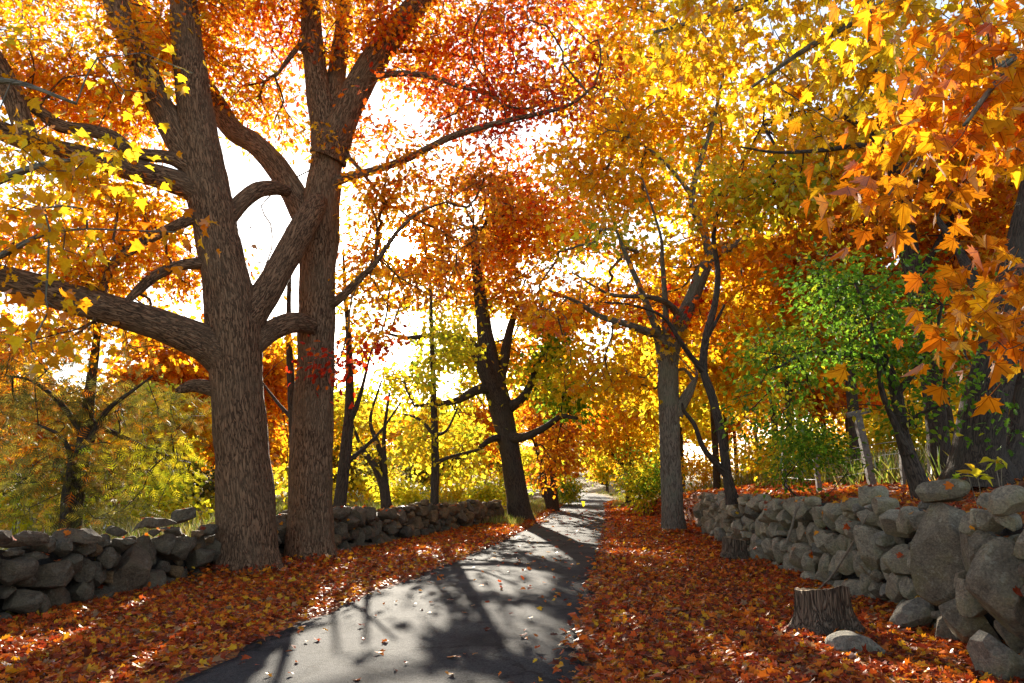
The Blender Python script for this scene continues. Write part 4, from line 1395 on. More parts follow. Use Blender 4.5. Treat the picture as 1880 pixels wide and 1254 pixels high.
Y10 = 17.0
t10 = below(*A((1342, 905, 20), (1335, 870, 17), (1325, 800, 16), (1308, 730, 16), (1292, 680, 15), (1296, 620, 14), (1312, 560, 12), (1318, 500, 10), (1310, 430, 8), (1325, 360, 5), Y=Y10))
q10 = on_bank(1342, Y10)
l10 = [A((1334, 870, 14), (1310, 845, 11), (1290, 820, 9), (1275, 780, 8), (1256, 755, 7), (1252, 740, 4), Y=Y10, dY=-.5), A((1290, 680, 12), (1265, 650, 9), (1245, 620, 8), (1215, 580, 6), (1160, 560, 4), (1110, 555, 3), Y=Y10, dY=-1.5), A((1298, 620, 8), (1315, 590, 6), (1330, 560, 4), Y=Y10, dY=.3)]
B10 = [nb(1330, 420, 80, 80, Y10, 2, 'amber', .7, 9), nb(1200, 560, 90, 40, Y10 - 1, 1.5, 'orange', .6, 9), nb(1350, 560, 60, 60, Y10, 1.5, 'gold', .7, 9), nb(1300, 330, 80, 80, Y10, 2, 'yellow', .6, 9)]
tree('slender_tree', 'thin crooked dark tree rising from the bank just behind the wall', 'tree', tuple(q10), t10, l10, B10, 17, M_DARK, 'star', .15, 20, None, .01, (.2, .3, 4, 1), 14, 8, spread=.4)

# ------------------------------------------------------------------ trees on the right bank
Yg = 11.5
tg = below(*A((1690, 895, 34), (1670, 840, 27), (1655, 790, 24), (1648, 735, 22), (1636, 688, 19), (1612, 640, 16), (1580, 600, 12), (1545, 560, 8), (1510, 530, 4), Y=Yg))
qg = on_bank(1690, Yg)
lg = [A((1665, 830, 16), (1646, 785, 12), (1620, 720, 10), (1612, 660, 8), (1600, 600, 6), (1570, 520, 4), Y=Yg - .1, dY=-.8), A((1645, 725, 12), (1680, 680, 10), (1710, 630, 8), (1730, 560, 5), Y=Yg, dY=-.6), A((1625, 665, 12), (1560, 650, 9), (1480, 650, 6), (1420, 680, 3), Y=Yg, dY=-1.2), A((1655, 790, 10), (1690, 760, 7), (1740, 740, 4), Y=Yg, dY=-.8)]
BG = [nb(1600, 520, 90, 50, Yg, 1.3, 'green', 1.0), nb(1510, 570, 80, 60, Yg - .3, 1.3, 'green', .95), nb(1680, 560, 80, 60, Yg, 1.2, 'green', .9), nb(1450, 660, 90, 60, Yg - .6, 1.3, 'green', .95), nb(1560, 650, 90, 60, Yg - .3, 1.2, 'green', .9), nb(1660, 660, 70, 60, Yg, 1.1, 'green', .75), nb(1430, 760, 60, 60, Yg + .2, 1.0, 'green', .8), nb(1700, 740, 60, 50, Yg, 1, 'green', .6),
      nb(1540, 480, 50, 30, Yg, .8, 'lime', .7), nb(1390, 620, 40, 50, Yg, .9, 'lime', .7), nb(1480, 500, 60, 40, Yg - .2, .9, 'green', .8), nb(1640, 600, 80, 50, Yg - .9, .5, 'green', .6), nb(1740, 640, 50, 60, Yg, .8, 'green', .7), nb(1400, 700, 50, 60, Yg - .4, .8, 'lime', .7), nb(1580, 750, 60, 30, Yg, 1, 'lime', .4)]
tree('green_tree', 'still green small tree leaning left above the right wall', 'tree', tuple(qg), tg, lg, BG, 18, M_DARK, 'oval', .10, 24, None, .012, (.25, .3, 4, .3), 18, 8, spread=.28, thin=.15)

Yt = 15.0
tt = below(*A((1728, 880, 42), (1722, 800, 36), (1710, 700, 34), (1695, 600, 33), (1676, 500, 32), (1660, 400, 30), (1642, 300, 28), (1625, 200, 25), (1605, 80, 20), (1590, -80, 12), Y=Yt))
lt = [A((1650, 300, 14), (1590, 268, 10), (1520, 275, 8), (1430, 280, 5), (1360, 270, 3), Y=Yt, dY=-1.5), A((1658, 380, 16), (1700, 310, 12), (1750, 270, 9), (1810, 240, 5), Y=Yt, dY=-1), A((1680, 520, 14), (1720, 450, 11), (1760, 380, 8), (1790, 320, 4), Y=Yt, dY=1), A((1645, 310, 14), (1590, 240, 10), (1500, 200, 7), (1400, 230, 4), Y=Yt, dY=1.5)]
BT = [nb(1500, 300, 150, 90, Yt + 1, 2.5, 'gold', .8, 12), nb(1650, 260, 130, 110, Yt + 2, 1.8, 'amber', .8, 12), nb(1790, 330, 110, 110, Yt, 2.2, 'orange', .8, 12), nb(1560, 420, 120, 60, Yt + 1, 2.2, 'rust', .9, 12), nb(1720, 440, 110, 60, Yt + 1.8, 1.5, 'rust', .9, 12), nb(1420, 380, 90, 80, Yt + 1, 2, 'lime', .8, 12), nb(1820, 480, 90, 70, Yt + 1, 2, 'orange', .9, 12), nb(1600, 120, 200, 80, Yt, 3, 'gold', .8, 12), nb(1800, 150, 110, 100, Yt, 2.5, 'gold', .8, 12)]
tree('tall_tree', 'tall straight brown-leaved tree on the bank behind the green one', 'tree', tuple(on_bank(1728, Yt)), tt, lt, BT, 19, M_DARK, 'star', .17, 18, None, .015, (.3, .3, 5, .3), 24, 8, spread=.4, tip_r=.008)

Yb = 12.5
tb = below(*A((1798, 868, 96), (1796, 830, 82), (1806, 760, 74), (1822, 690, 72), (1842, 610, 72), (1866, 520, 66), (1890, 420, 60), (1910, 300, 50), (1925, 100, 36), Y=Yb))
lb = [A((1838, 930, 70), (1848, 870, 54), (1862, 820, 36), (1872, 760, 32), (1890, 680, 34), (1915, 580, 34), (1950, 440, 28), (1990, 250, 18), Y=Yb + .2, dY=.8), A((1838, 640, 40), (1800, 540, 24), (1760, 460, 16), (1720, 400, 9), Y=Yb, dY=1.5)]
BB = [nb(1830, 700, 70, 50, Yb - .9, .4, 'green', .5, 20), nb(1840, 790, 50, 50, Yb - .9, .4, 'green', .45, 20), nb(1790, 640, 60, 60, Yb + 2, 1, 'orange', .8), nb(1850, 420, 90, 90, Yb + 1.5, 1.6, 'orange', .8), nb(1760, 560, 60, 60, Yb + 2, 1.4, 'orange', .7), nb(1900, 200, 120, 120, Yb, 2, 'amber', .8)]
tree('oak_tree', 'broad dark twin-stemmed trunk leaning right at the bank top', 'tree', tuple(on_bank(1800, Yb)), tb, lb, BB, 20, M_DARK, 'oak', .14, 20, None, .03, (.35, .4, 5, 1.3), 40, 8, spread=.34)


# ------------------------------------------------------------------ slim trees beyond the left wall
def simple_tree(name, label, cat, trunk_px, Y, limbs, bubbles, seed, wood=None, kind='star', size=.16, nper=22, **kw):
    t = below(*A(*trunk_px, Y=Y))
    q = t[0][1].copy(); q[2] = Hs(q[0], q[1])
    # foot on the soil
    t[0][1, 2] = q[2] - .02; t[0][0, 2] = q[2] - .3
    return tree(name, label, cat, tuple(q), t, limbs, bubbles, seed, wood or M_DARK, kind, size, nper, kw.pop('group', None), .012, (.25, .25, 4, seed), 16, 7, **kw)


simple_tree('slender_tree', 'slim dark tree with scarlet leaves just behind the left wall, right of the oaks', 'tree', [(618, 945, 26), (628, 890, 22), (636, 820, 21), (641, 760, 18), (642, 700, 15), (640, 620, 11), (634, 540, 7), (630, 460, 4)], 18,
            [A((641, 775, 12), (655, 745, 9), (668, 700, 6), (680, 650, 3), Y=18, dY=-.5), A((632, 850, 10), (660, 830, 7), (700, 790, 5), (735, 740, 3), Y=18, dY=.5)],
            [nb(655, 690, 45, 60, 17.6, 1.0, 'scarlet', .9, 14), nb(640, 600, 60, 50, 18, 1.2, 'orange', .7, 12), nb(680, 620, 50, 50, 18.3, 1.2, 'red', .6, 12)], 31)
simple_tree('slender_tree', 'double-stemmed sapling arching left beyond the left wall', 'tree', [(712, 950, 22), (706, 905, 17), (690, 860, 13), (672, 835, 10), (655, 800, 6), (640, 760, 3)], 20,
            [A((711, 930, 15), (705, 870, 12), (695, 820, 9), (680, 770, 6), (700, 700, 3), Y=20, dY=.4), A((707, 870, 9), (705, 800, 7), (715, 720, 4), Y=20, dY=-.5)],
            [nb(690, 760, 70, 70, 20, 1.5, 'yellow', .7, 10), nb(730, 680, 60, 60, 20.5, 1.5, 'lime', .7, 10), nb(650, 830, 50, 50, 20, 1, 'yellow', .5, 10)], 32)
simple_tree('slender_tree', 'straight thin yellow tree midway along the left wall', 'tree', [(797, 958, 18), (798, 900, 15), (799, 830, 14), (797, 760, 12), (795, 680, 10), (792, 600, 8), (790, 520, 5)], 23,
            [A((799, 850, 8), (830, 838, 6), (880, 825, 4), Y=23, dY=-.5), A((798, 800, 8), (770, 770, 5), (740, 760, 3), Y=23, dY=.6), A((797, 800, 7), (820, 790, 5), (840, 750, 3), Y=23, dY=.6)],
            [nb(800, 640, 80, 70, 23, 2, 'lime', .8, 8), nb(840, 800, 60, 60, 23, 1.8, 'yellow', .9, 8), nb(760, 780, 60, 60, 23, 1.8, 'yellow', .8, 8), nb(800, 720, 70, 50, 23, 1.8, 'yellow', .7, 8), nb(880, 850, 50, 40, 23.5, 1.5, 'lime', .8, 8)], 33)
simple_tree('slender_tree', 'thin bare trunk showing in the gap between the two oaks', 'tree', [(541, 950, 20), (540, 850, 17), (537, 760, 15), (533, 680, 13), (530, 600, 10), (532, 500, 7), (540, 420, 4)], 19,
            [A((538, 770, 8), (510, 740, 6), (480, 700, 3), Y=19, dY=.5)], [nb(510, 780, 50, 60, 19.5, 1.4, 'yellow', .8, 10), nb(510, 880, 40, 50, 19.5, 1.2, 'yellow', .7, 10), nb(540, 640, 50, 60, 19, 1.2, 'orange', .7, 10), nb(470, 470, 60, 70, 19.5, 1.2, 'rust', .12, 10)], 34)
simple_tree('shade_tree', 'brown-leaved trunk close to the lane, farther down on the left', 'tree', [(1016, 945, 24), (1012, 890, 21), (1008, 830, 20), (1004, 770, 17), (1000, 700, 12), (1000, 600, 6)], 42,
            [A((1012, 930, 16), (998, 890, 13), (992, 850, 10), (980, 800, 6), Y=42, dY=.5)], [nb(1000, 800, 50, 60, 42, 3.5, 'rust', .9, 4), nb(1030, 740, 60, 60, 42, 3.5, 'orange', .9, 4), nb(980, 720, 60, 60, 42, 3.5, 'rust', .9, 4), nb(1040, 830, 30, 40, 42, 2, 'lime', .8, 4)], 35, size=.3, spread=.7)
simple_tree('shade_tree', 'yellow tree on the right verge near the far end of the lane', 'tree', [(1158, 930, 20), (1156, 890, 16), (1154, 850, 14), (1150, 800, 11), (1145, 720, 7), (1140, 620, 3)], 48,
            [A((1155, 870, 10), (1140, 850, 7), (1120, 830, 4), Y=48, dY=-1)], [nb(1140, 800, 50, 50, 48, 3.5, 'yellow', .9, 4), nb(1120, 750, 60, 50, 48, 4, 'gold', .9, 4), nb(1160, 830, 40, 40, 47, 3, 'gold', .8, 4), nb(1170, 720, 60, 60, 48, 4, 'gold', .9, 4), nb(1090, 790, 40, 40, 50, 3, 'orange', .8, 4)], 36, size=.3, spread=.7)

# evergreen with feathery olive sprays at the left edge
Ye = 13.5
te = below(*A((128, 985, 34), (140, 900, 30), (152, 830, 27), (160, 760, 22), (170, 680, 17), (180, 600, 11), (186, 500, 5), Y=Ye))
qe = te[0][1].copy(); qe[2] = Hs(qe[0], qe[1]); te[0][1, 2] = qe[2] - .02; te[0][0, 2] = qe[2] - .3
le = [A((150, 850, 16), (175, 790, 12), (200, 750, 9), (240, 720, 6), (280, 690, 3), Y=Ye, dY=-.8), A((118, 980, 18), (122, 900, 14), (130, 840, 10), (110, 800, 7), (70, 780, 4), Y=Ye - .2, dY=-.6), A((155, 800, 12), (110, 740, 9), (60, 700, 6), (10, 690, 3), Y=Ye, dY=-1), A((160, 770, 10), (220, 800, 8), (290, 830, 5), (350, 850, 3), Y=Ye, dY=.6)]
BE = [nb(60, 740, 110, 60, Ye - .5, 1.5, 'olive', 1.0), nb(190, 720, 110, 60, Ye, 1.5, 'olive', .9), nb(300, 760, 90, 60, Ye + .3, 1.4, 'olive', .9), nb(70, 860, 110, 70, Ye - .5, 1.4, 'olive', 1.1), nb(200, 850, 100, 60, Ye, 1.4, 'olive', .9), nb(310, 860, 90, 60, Ye + .4, 1.2, 'lime', .9), nb(120, 800, 120, 90, Ye - .6, .8, 'rust', .15), nb(90, 940, 110, 40, Ye - .5, 1.0, 'olive', 1.0), nb(240, 930, 110, 40, Ye, 1, 'olive', .9), nb(160, 640, 130, 50, Ye + .4, 1.6, 'olive', .7), nb(290, 460, 60, 60, Ye + 1.5, 1.2, 'olive', .5), nb(50, 670, 80, 30, Ye - 1, .8, 'orange', .4), nb(-60, 820, 80, 120, Ye, 1.4, 'olive')]
tree('evergreen_tree', 'feathery olive green evergreen behind the wall at left edge', 'tree', tuple(qe), te, le, BE, 37, M_DARK, 'spray', .24, 15, None, .012, (.25, .3, 4, 1), 16, 7, spread=.34, flat=.35, droop=.25, leafmat=M_NEEDLE)
# ------------------------------------------------------------------ woods behind: kinds of tree built once, then copied
def proto(name, label, cat, group, height, crown_r, pal, seed, wood, lean=.3, low=.35, kind='star', size=.3, nper=26, n=260, tr=.16):
    rng = np.random.default_rng(seed)
    o = empty(name, (0, 0, 0), label, cat, group)
    zs = np.linspace(0, height * .82, 9)
    off = np.cumsum(rng.normal(0, .05 * lean * height / 9, (9, 2)), 0)
    pts = np.stack([off[:, 0], off[:, 1], zs], -1)
    pts[0, :2] = 0
    rad = tr * (1 - .85 * (zs / zs[-1]) ** 1.1)
    pts2 = np.vstack([[0, 0, -.6], pts]); rad2 = np.concatenate([[rad[0] * 1.1], rad])
    limb_mesh('trunk', o, (0, 0, 0), pts2, rad2, wood, 4, 10, .01, (.3, .3, 4, seed), seed)
    bubs = []
    for k in range(9):
        z = height * rng.uniform(low, .95)
        f = (1 - abs((z / height - .62) / .45)) ** .5 if abs((z / height - .62) / .45) < 1 else .3
        a = rng.uniform(0, 6.28)
        r = crown_r * f * rng.uniform(.25, .75)
        bubs.append(((r * math.cos(a), r * math.sin(a), z), (crown_r * .5, crown_r * .5, height * .11), n // 9, pal if isinstance(pal, str) else pal[k % len(pal)], rng.uniform(.6, 1.2)))
    S, L = seeds_from([(pts, rad)], skip=.3)
    global H
    keep = H
    H = lambda x, y: np.zeros_like(np.asarray(x)) - 1
    crown('crown', o, (0, 0, 0), S, L, bubs, rng, kind, size, nper, spread=.55, wood=wood, gap=False, maxr=.06, tip_r=.008)
    H = keep
    return o


def copy_tree(o, parent=None):
    c = o.copy()
    COL.objects.link(c)
    c.parent = parent
    for ch in list(o.children):
        copy_tree(ch, c)
    return c


used = set()


def plant(src, x, y, s, rz, sink=.05, label=None):
    o = src if src.name not in used else copy_tree(src)
    used.add(src.name)
    o.location = (x, y, Hs(x, y) - sink)
    o.scale = (s, s, s)
    o.rotation_euler = (0, 0, rz)
    if label: o['label'] = label
    return o


RIGHT_WOOD = 'trees of the wood beyond the right bank'
LEFT_WOOD = 'trees along the far side of the left field'
ROW = 'trees lining the far part of the lane'
pa = proto('golden_tree', 'golden yellow tree standing in the wood behind the right bank', 'tree', RIGHT_WOOD, 10, 3.3, ['gold', 'yellow', 'gold'], 101, M_DARK)
pb = proto('rusty_tree', 'rusty brown tree standing in the wood behind the right bank', 'tree', RIGHT_WOOD, 10.5, 3.2, ['rust', 'orange', 'rust', 'amber'], 102, M_DARK)
pc = proto('bare_trunk_tree', 'tall bare-stemmed tree with a high amber crown behind the right bank', 'tree', RIGHT_WOOD, 12, 3.0, ['amber', 'gold', 'rust'], 103, M_DARK, low=.5, tr=.2)
pd = proto('yellow_tree', 'pale yellow-green tree on the far side of the left field', 'tree', LEFT_WOOD, 8.5, 3.0, ['gold', 'yellow', 'olive', 'lime'], 104, M_DARK, low=.16)
pe = proto('orange_tree', 'orange tree on the far side of the left field', 'tree', LEFT_WOOD, 9, 3.2, ['orange', 'amber', 'rust'], 105, M_DARK, low=.2)
pf = proto('lane_tree', 'yellow and orange tree lining the far stretch of the lane', 'tree', ROW, 10.5, 3.4, ['gold', 'orange', 'yellow', 'lime'], 106, M_DARK, low=.2)
rng = np.random.default_rng(77)
# the right wood
for (x, y, s, k) in [(9.5, 21, .95, 'c'), (12.5, 17.5, 1.0, 'b'), (10.8, 27, 1.05, 'a'), (14.5, 24, 1.05, 'b'), (8.6, 33, 1.0, 'a'), (18, 20, 1.0, 'c'), (17.5, 29, 1.15, 'a'), (13, 36, 1.1, 'c'), (21.5, 26, 1.1, 'b'), (10.5, 44, 1.15, 'a'), (17, 41, 1.2, 'b'), (23, 36, 1.2, 'a'), (28, 30, 1.15, 'c'), (15, 52, 1.25, 'a'), (22, 48, 1.25, 'c'), (30, 42, 1.25, 'a'), (36, 36, 1.2, 'b'), (27, 57, 1.3, 'a'), (38, 50, 1.35, 'a'), (19, 63, 1.3, 'b'), (33, 66, 1.4, 'a'), (46, 44, 1.35, 'c'), (14, 74, 1.3, 'a'), (26, 78, 1.4, 'c'), (42, 70, 1.45, 'a'), (54, 62, 1.5, 'b')]:
    plant({'a': pa, 'b': pb, 'c': pc}[k], x + rng.normal(0, .4), y + rng.normal(0, .5), s * rng.uniform(.93, 1.08), rng.uniform(0, 6.28))
# the far side of the field
for (x, y, s, k) in [(-17, 35, 1.15, 'e'), (-25, 33, 1.2, 'e'), (-15, 38, 1.1, 'e'), (-13, 27, .7, 'd'), (-19, 30, .75, 'e'), (-8.5, 36, .7, 'd'), (-14, 42, 1.0, 'e'), (-4.5, 46, .85, 'd'), (-22, 45, 1.05, 'd'), (-30, 40, 1.1, 'e'), (-10, 55, 1.0, 'd'), (-3.2, 60, .95, 'e'), (-18, 60, 1.1, 'd'), (-28, 58, 1.15, 'e'), (-38, 52, 1.2, 'd'), (-7, 72, 1.05, 'd'), (-16, 78, 1.15, 'e'), (-26, 76, 1.2, 'd'), (-40, 72, 1.3, 'e'), (-52, 64, 1.35, 'd'), (-1, 84, 1.1, 'd'), (-34, 92, 1.3, 'd'), (-12, 96, 1.2, 'd')]:
    plant({'d': pd, 'e': pe}[k], x + rng.normal(0, .4), y + rng.normal(0, .5), s * rng.uniform(.93, 1.08), rng.uniform(0, 6.28))
for (x, y, s) in [(2.6, 56, .8), (2.9, 70, .9), (12.2, 60, .9), (12.8, 74, 1.0), (11.5, 90, 1.05), (2.6, 88, 1.0), (13, 108, 1.1), (6, 128, 1.1), (-4, 112, 1.1), (15, 130, 1.2)]:
    plant(pf, x, y, s * rng.uniform(.95, 1.05), rng.uniform(0, 6.28))


# low growth: bushes by the lane and at the wood's edge
def bush(name, label, x, y, r, h, pal, seed, kind='oval', size=.12, n=70, nper=26, group=None, spread=.25):
    rng = np.random.default_rng(seed)
    z = Hs(x, y)
    o = empty(name, (x, y, z), label, 'bush', group)
    S = []
    for k in range(5):
        a = rng.uniform(0, 6.28); d = rng.uniform(0, r * .2)
        S.append((x + d * math.cos(a), y + d * math.sin(a), z - .05))
    S = np.array(S)
    bubs = []
    for k in range(6):
        a = rng.uniform(0, 6.28); d = r * rng.uniform(0, .65)
        bubs.append(((x + d * math.cos(a), y + d * math.sin(a), z + h * rng.uniform(.35, .8)), (r * .5, r * .5, h * .35), n // 6, pal if isinstance(pal, str) else pal[k % len(pal)], rng.uniform(.7, 1.2)))
    crown('foliage', o, (x, y, z), S, np.zeros(5), bubs, rng, kind, size, nper, spread=spread, wood=M_DARK, gap=False, maxr=.03, tip_r=.004, bf=.3)
    return o


q = G(1195, 958)
bush('roadside_bush', 'yellow-green bush crowding the right verge past the grey maple', q[0] + .3, q[1] + 3, 1.6, 3.0, ['lime', 'green', 'lime'], 201, size=.17, n=110, spread=.4)
q = G(1215, 955)
bush('roadside_bush', 'rounded green bush hugging the foot of the grey maple', q[0] + .5, q[1] + 6, 1.7, 3.4, ['green', 'lime'], 202, size=.17, n=110, spread=.4)
q = G(1050, 925)
bush('roadside_bush', 'small bright green bush at the left edge of the far lane', 3.9, 50, 1.1, 1.8, ['green', 'lime'], 203, size=.2, n=60, spread=.3)
bush('roadside_bush', 'dark round evergreen bush standing beyond the end of the lane', 9.5, 142, 5, 5.5, 'green', 204, size=.4, n=120, spread=.7)
q = on_bank(1425, 13.5)
bush('trailing_bush', 'green bush trailing over the top of the right wall', q[0] + .7, q[1], .7, 1.3, 'green', 205, size=.09, n=70, spread=.2)
q = on_bank(1460, 15.5)
bush('bank_bush', 'upright green bush on the bank under the green tree', q[0], q[1], 1.0, 2.2, ['green', 'lime'], 206, size=.1, n=90, spread=.25)
brng = np.random.default_rng(9)
for i, (x, y, r, h, pal) in enumerate([(9, 24, 1.2, 1.4, 'yellow'), (12, 22, 1.4, 1.5, 'lime'), (14.5, 20, 1.3, 1.3, 'yellow'), (10, 30, 1.6, 1.8, 'yellow'), (13, 29, 1.6, 1.7, 'yellow'), (17, 25, 1.7, 1.7, 'lime'), (21, 22, 1.6, 1.6, 'yellow'), (16, 34, 2.0, 2.0, 'yellow'), (22, 31, 2, 2, 'lime'), (9.5, 38, 1.8, 2.2, 'gold'), (27, 26, 1.8, 1.8, 'lime')]):
    bush('undergrowth_bush', 'low yellowing bush among the trunks of the right wood', x, y, r, h, pal, 300 + i, kind='star', size=.16, n=60, nper=22, group='low bushes in the right wood', spread=.35)
for i, (x, y, r, h, pal) in enumerate([(-9.5, 21, 1.3, 1.6, 'lime'), (-7, 27, 1.4, 1.5, 'yellow'), (-11.5, 18, 1.5, 1.8, 'lime'), (-5, 34, 1.4, 1.4, 'lime'), (-3, 40, 1.4, 1.5, 'yellow'), (-1.2, 36, 1.1, 1.3, 'lime'), (-8, 44, 2, 2, 'yellow'), (-14, 33, 2, 2, 'lime'), (-20, 37, 2.2, 2.4, 'olive'), (-.5, 48, 1.5, 1.7, 'lime'), (-12, 48, 2.2, 2.2, 'olive'), (-26, 34, 2.2, 2.6, 'lime'), (-16, 22, 1.8, 2.2, 'olive')]):
    bush('field_bush', 'low yellow-green bush growing in the rough field beyond the left wall', x, y, r, h, pal, 330 + i, kind='star', size=.17, n=60, nper=22, group='low bushes in the left field', spread=.35)


# the far wood that closes every horizon: one soft mass
def far_wood():
    rng = np.random.default_rng(55)
    b = Buf()
    P_, C_, S_ = [], [], []
    for k in range(150):
        a = rng.uniform(-62, 62) * PI / 180
        d = rng.uniform(95, 150)
        x, y = d * math.sin(a), d * math.cos(a) + 6
        if 1 < x < 12 and y < 135: continue
        z = Hs(x, y)
        h = rng.uniform(8, 14)
        tube(b, np.array([[x, y, z - .5], [x + rng.normal(0, .2), y, z + h * .4], [x + rng.normal(0, .4), y, z + h * .85]]), np.array([.22, .17, .05]), 6, 0)
        pal = rng.choice(['yellow', 'gold', 'lime', 'orange', 'rust', 'amber'])
        for j in range(8):
            c = np.array([x + rng.normal(0, 1.7), y + rng.normal(0, 1.7), z + h * rng.uniform(.18, .95)])
            m = 95
            P_.append(c + rng.normal(size=(m, 3)) * np.array([1.25, 1.25, .8])); C_.append(pick(pal, m, rng) * rng.uniform(.85, 1.1, (m, 1))); S_.append(rng.uniform(.3, .6, m))
    p = np.concatenate(P_)
    leaves(b, p, rng.normal(size=p.shape) * .6 + np.array([0, 0, 1]), rng.normal(size=p.shape), np.concatenate(S_), np.concatenate(C_), 'oval', 1)
    tag(b.build('far_wood', [M_DARK, M_LEAF]), 'autumn wood closing the horizon behind everything', 'wood', kind='stuff')


far_wood()


# ------------------------------------------------------------------ fallen leaves and grass
def scatter(name, label, n, sampler, size, pals, kinds, seed, tilt=.45, lift=.03, mat=None):
    rng = np.random.default_rng(seed)
    x, y, keep = sampler(rng, n)
    x, y = x[keep], y[keep]
    z = H(x, y)
    on = (x > XL(y)) & (x < XR(y))
    z = np.where(on, h0(y) + .045, z)
    m = len(x)
    pos = np.stack([x, y, z + .012 + rng.random(m) ** 2 * lift * np.where(on, .3, 1)], -1)
    t = np.where(on, .6, 1.0)[:, None] * tilt
    nr = np.array([0, 0, 1.0]) + rng.normal(size=(m, 3)) * t
    ax = rng.normal(size=(m, 3)) * np.array([1, 1, .18])
    b = Buf()
    pid = rng.integers(0, len(pals), m)
    nzp = lump(x, y, .9, 3.0) + rng.normal(0, .6, m)
    pid = np.clip(((nzp + 1.4) / 2.8 * len(pals)).astype(int), 0, len(pals) - 1)
    kid = rng.integers(0, len(kinds), m)
    sz = size * rng.uniform(.6, 1.25, m) * np.clip(1 + (y - 12) / 26, 1, 2.6)
    for a in range(len(pals)):
        for c in range(len(kinds)):
            s = (pid == a) & (kid == c)
            k = int(s.sum())
            if k: leaves(b, pos[s], nr[s], ax[s], sz[s], np.clip(pick(pals[a], k, rng) * rng.uniform(.7, 1.25, (k, 1)), 0, .85), kinds[c], 0)
    return tag(b.build(name, [mat or M_LITTER]), label, 'fallen leaves', kind='stuff')


def samp_right(rng, n):
    y = 2.2 + 58 * rng.random(n) ** 2.1
    xr, xw = XR(y), np.where(y < 24, np.interp(y, WALL_R[:, 1], WALL_R[:, 0]) + .1, XR(y) + 2.8)
    u = rng.random(n)
    x = xr - .25 + (xw - xr + .25) * u
    edge = np.clip((x - xr + .25 + .12 * lump(x * 3, y * 3)) / .4, 0, 1)
    return x, y, rng.random(n) < .12 + .88 * edge


def samp_left(rng, n):
    y = 2.2 + 50 * rng.random(n) ** 2.0
    xl, xw = XL(y), np.where(y < 30, np.interp(y, WALL_L[:, 1], WALL_L[:, 0]) - .05, XL(y) - 1.2)
    x = xw + (xl + .25 - xw) * rng.random(n)
    edge = np.clip((xl + .25 - x + .12 * lump(x * 3, y * 3)) / .4, 0, 1)
    return x, y, rng.random(n) < .12 + .88 * edge


def samp_bank(rng, n):
    y = 3 + 32 * rng.random(n) ** 1.4
    x = np.interp(y, WALL_R[:, 1], WALL_R[:, 0]) + .25 + 14 * rng.random(n) ** 1.6
    return x, y, np.ones(n, bool)


def samp_field(rng, n):
    y = 5 + 28 * rng.random(n) ** 1.2
    x = np.interp(y, WALL_L[:, 1], WALL_L[:, 0]) - .2 - 7 * rng.random(n) ** 1.6
    return x, y, rng.random(n) < .8


def samp_road(rng, n):
    y = 3.5 + 40 * rng.random(n) ** 1.6
    u = rng.beta(.28, .3, n)
    return XL(y) + (XR(y) - XL(y)) * u, y, np.ones(n, bool)


scatter('leaf_litter', 'deep red and orange fallen leaves between the lane and the right wall', 62000, samp_right, .088, ['litter', 'litter', 'litter_orange'], ['maple', 'oak', 'maple'], 401)
scatter('leaf_litter', 'orange fallen leaves between the lane and the left wall', 58000, samp_left, .086, ['litter_orange', 'litter', 'litter_orange'], ['maple', 'oak', 'maple'], 402)
scatter('leaf_litter', 'rust brown fallen leaves covering the bank behind the right wall', 30000, samp_bank, .11, ['litter', 'litter', 'litter_orange'], ['maple', 'oak'], 403)
scatter('leaf_litter', 'thin scatter of fallen leaves in the field behind the left wall', 9000, samp_field, .10, ['litter_orange', 'straw'], ['maple', 'oak'], 404)
scatter('leaf_litter', 'few stray leaves lying on the bare asphalt lane', 900, samp_road, .085, ['litter', 'litter_orange'], ['maple', 'oak'], 405, lift=.01)


def grass(name, label, n, sampler, hmin, hmax, pals, seed):
    rng = np.random.default_rng(seed)
    x, y, keep = sampler(rng, n)
    x, y = x[keep], y[keep]
    m = len(x)
    pos = np.stack([x, y, H(x, y) - .01], -1)
    ax = np.array([0, 0, 1.0]) + rng.normal(size=(m, 3)) * np.array([.35, .35, .05])
    nr = rng.normal(size=(m, 3)) * np.array([1, 1, .1])
    b = Buf()
    hh = rng.uniform(hmin, hmax, m)
    pid = rng.integers(0, len(pals), m)
    for a in range(len(pals)):
        s = pid == a
        leaves(b, pos[s], nr[s], ax[s], hh[s], pick(pals[a], int(s.sum()), rng), 'blade', 0)
    return tag(b.build(name, [M_GRASS]), label, 'grass', kind='stuff')


def tufts(rng, n, xs, ys, spread):
    k = max(1, n // 14)
    i = rng.integers(0, len(xs), n)
    return xs[i] + rng.normal(0, spread, n), ys[i] + rng.normal(0, spread, n)


def samp_grass_field(rng, n):
    m = n // 14
    y = 9 + 55 * rng.random(m) ** 1.3
    xw = np.where(y < 30, np.interp(y, WALL_L[:, 1], WALL_L[:, 0]), XL(y) - 3)
    x = xw - .6 - 22 * rng.random(m) ** 1.2
    x, y = tufts(rng, n, x, y, .16)
    return x, y, np.ones(n, bool)


def samp_grass_verge(rng, n):
    m = n // 14
    y = 27 + 60 * rng.random(m) ** 1.2
    x = np.where(rng.random(m) < .72, XL(y) - .25 - 1.8 * rng.random(m), XR(y) + .3 + 1.6 * rng.random(m))
    x, y = tufts(rng, n, x, y, .14)
    keep = (x < XL(y) - .1) | ((x > XR(y) + .1) & (y > 44))
    return x, y, keep


def samp_grass_bank(rng, n):
    m = n // 14
    y = 14 + 30 * rng.random(m)
    x = np.interp(y, WALL_R[:, 1], WALL_R[:, 0]) + 3.0 + 16 * rng.random(m)
    x, y = tufts(rng, n, x, y, .18)
    return x, y, np.ones(n, bool)


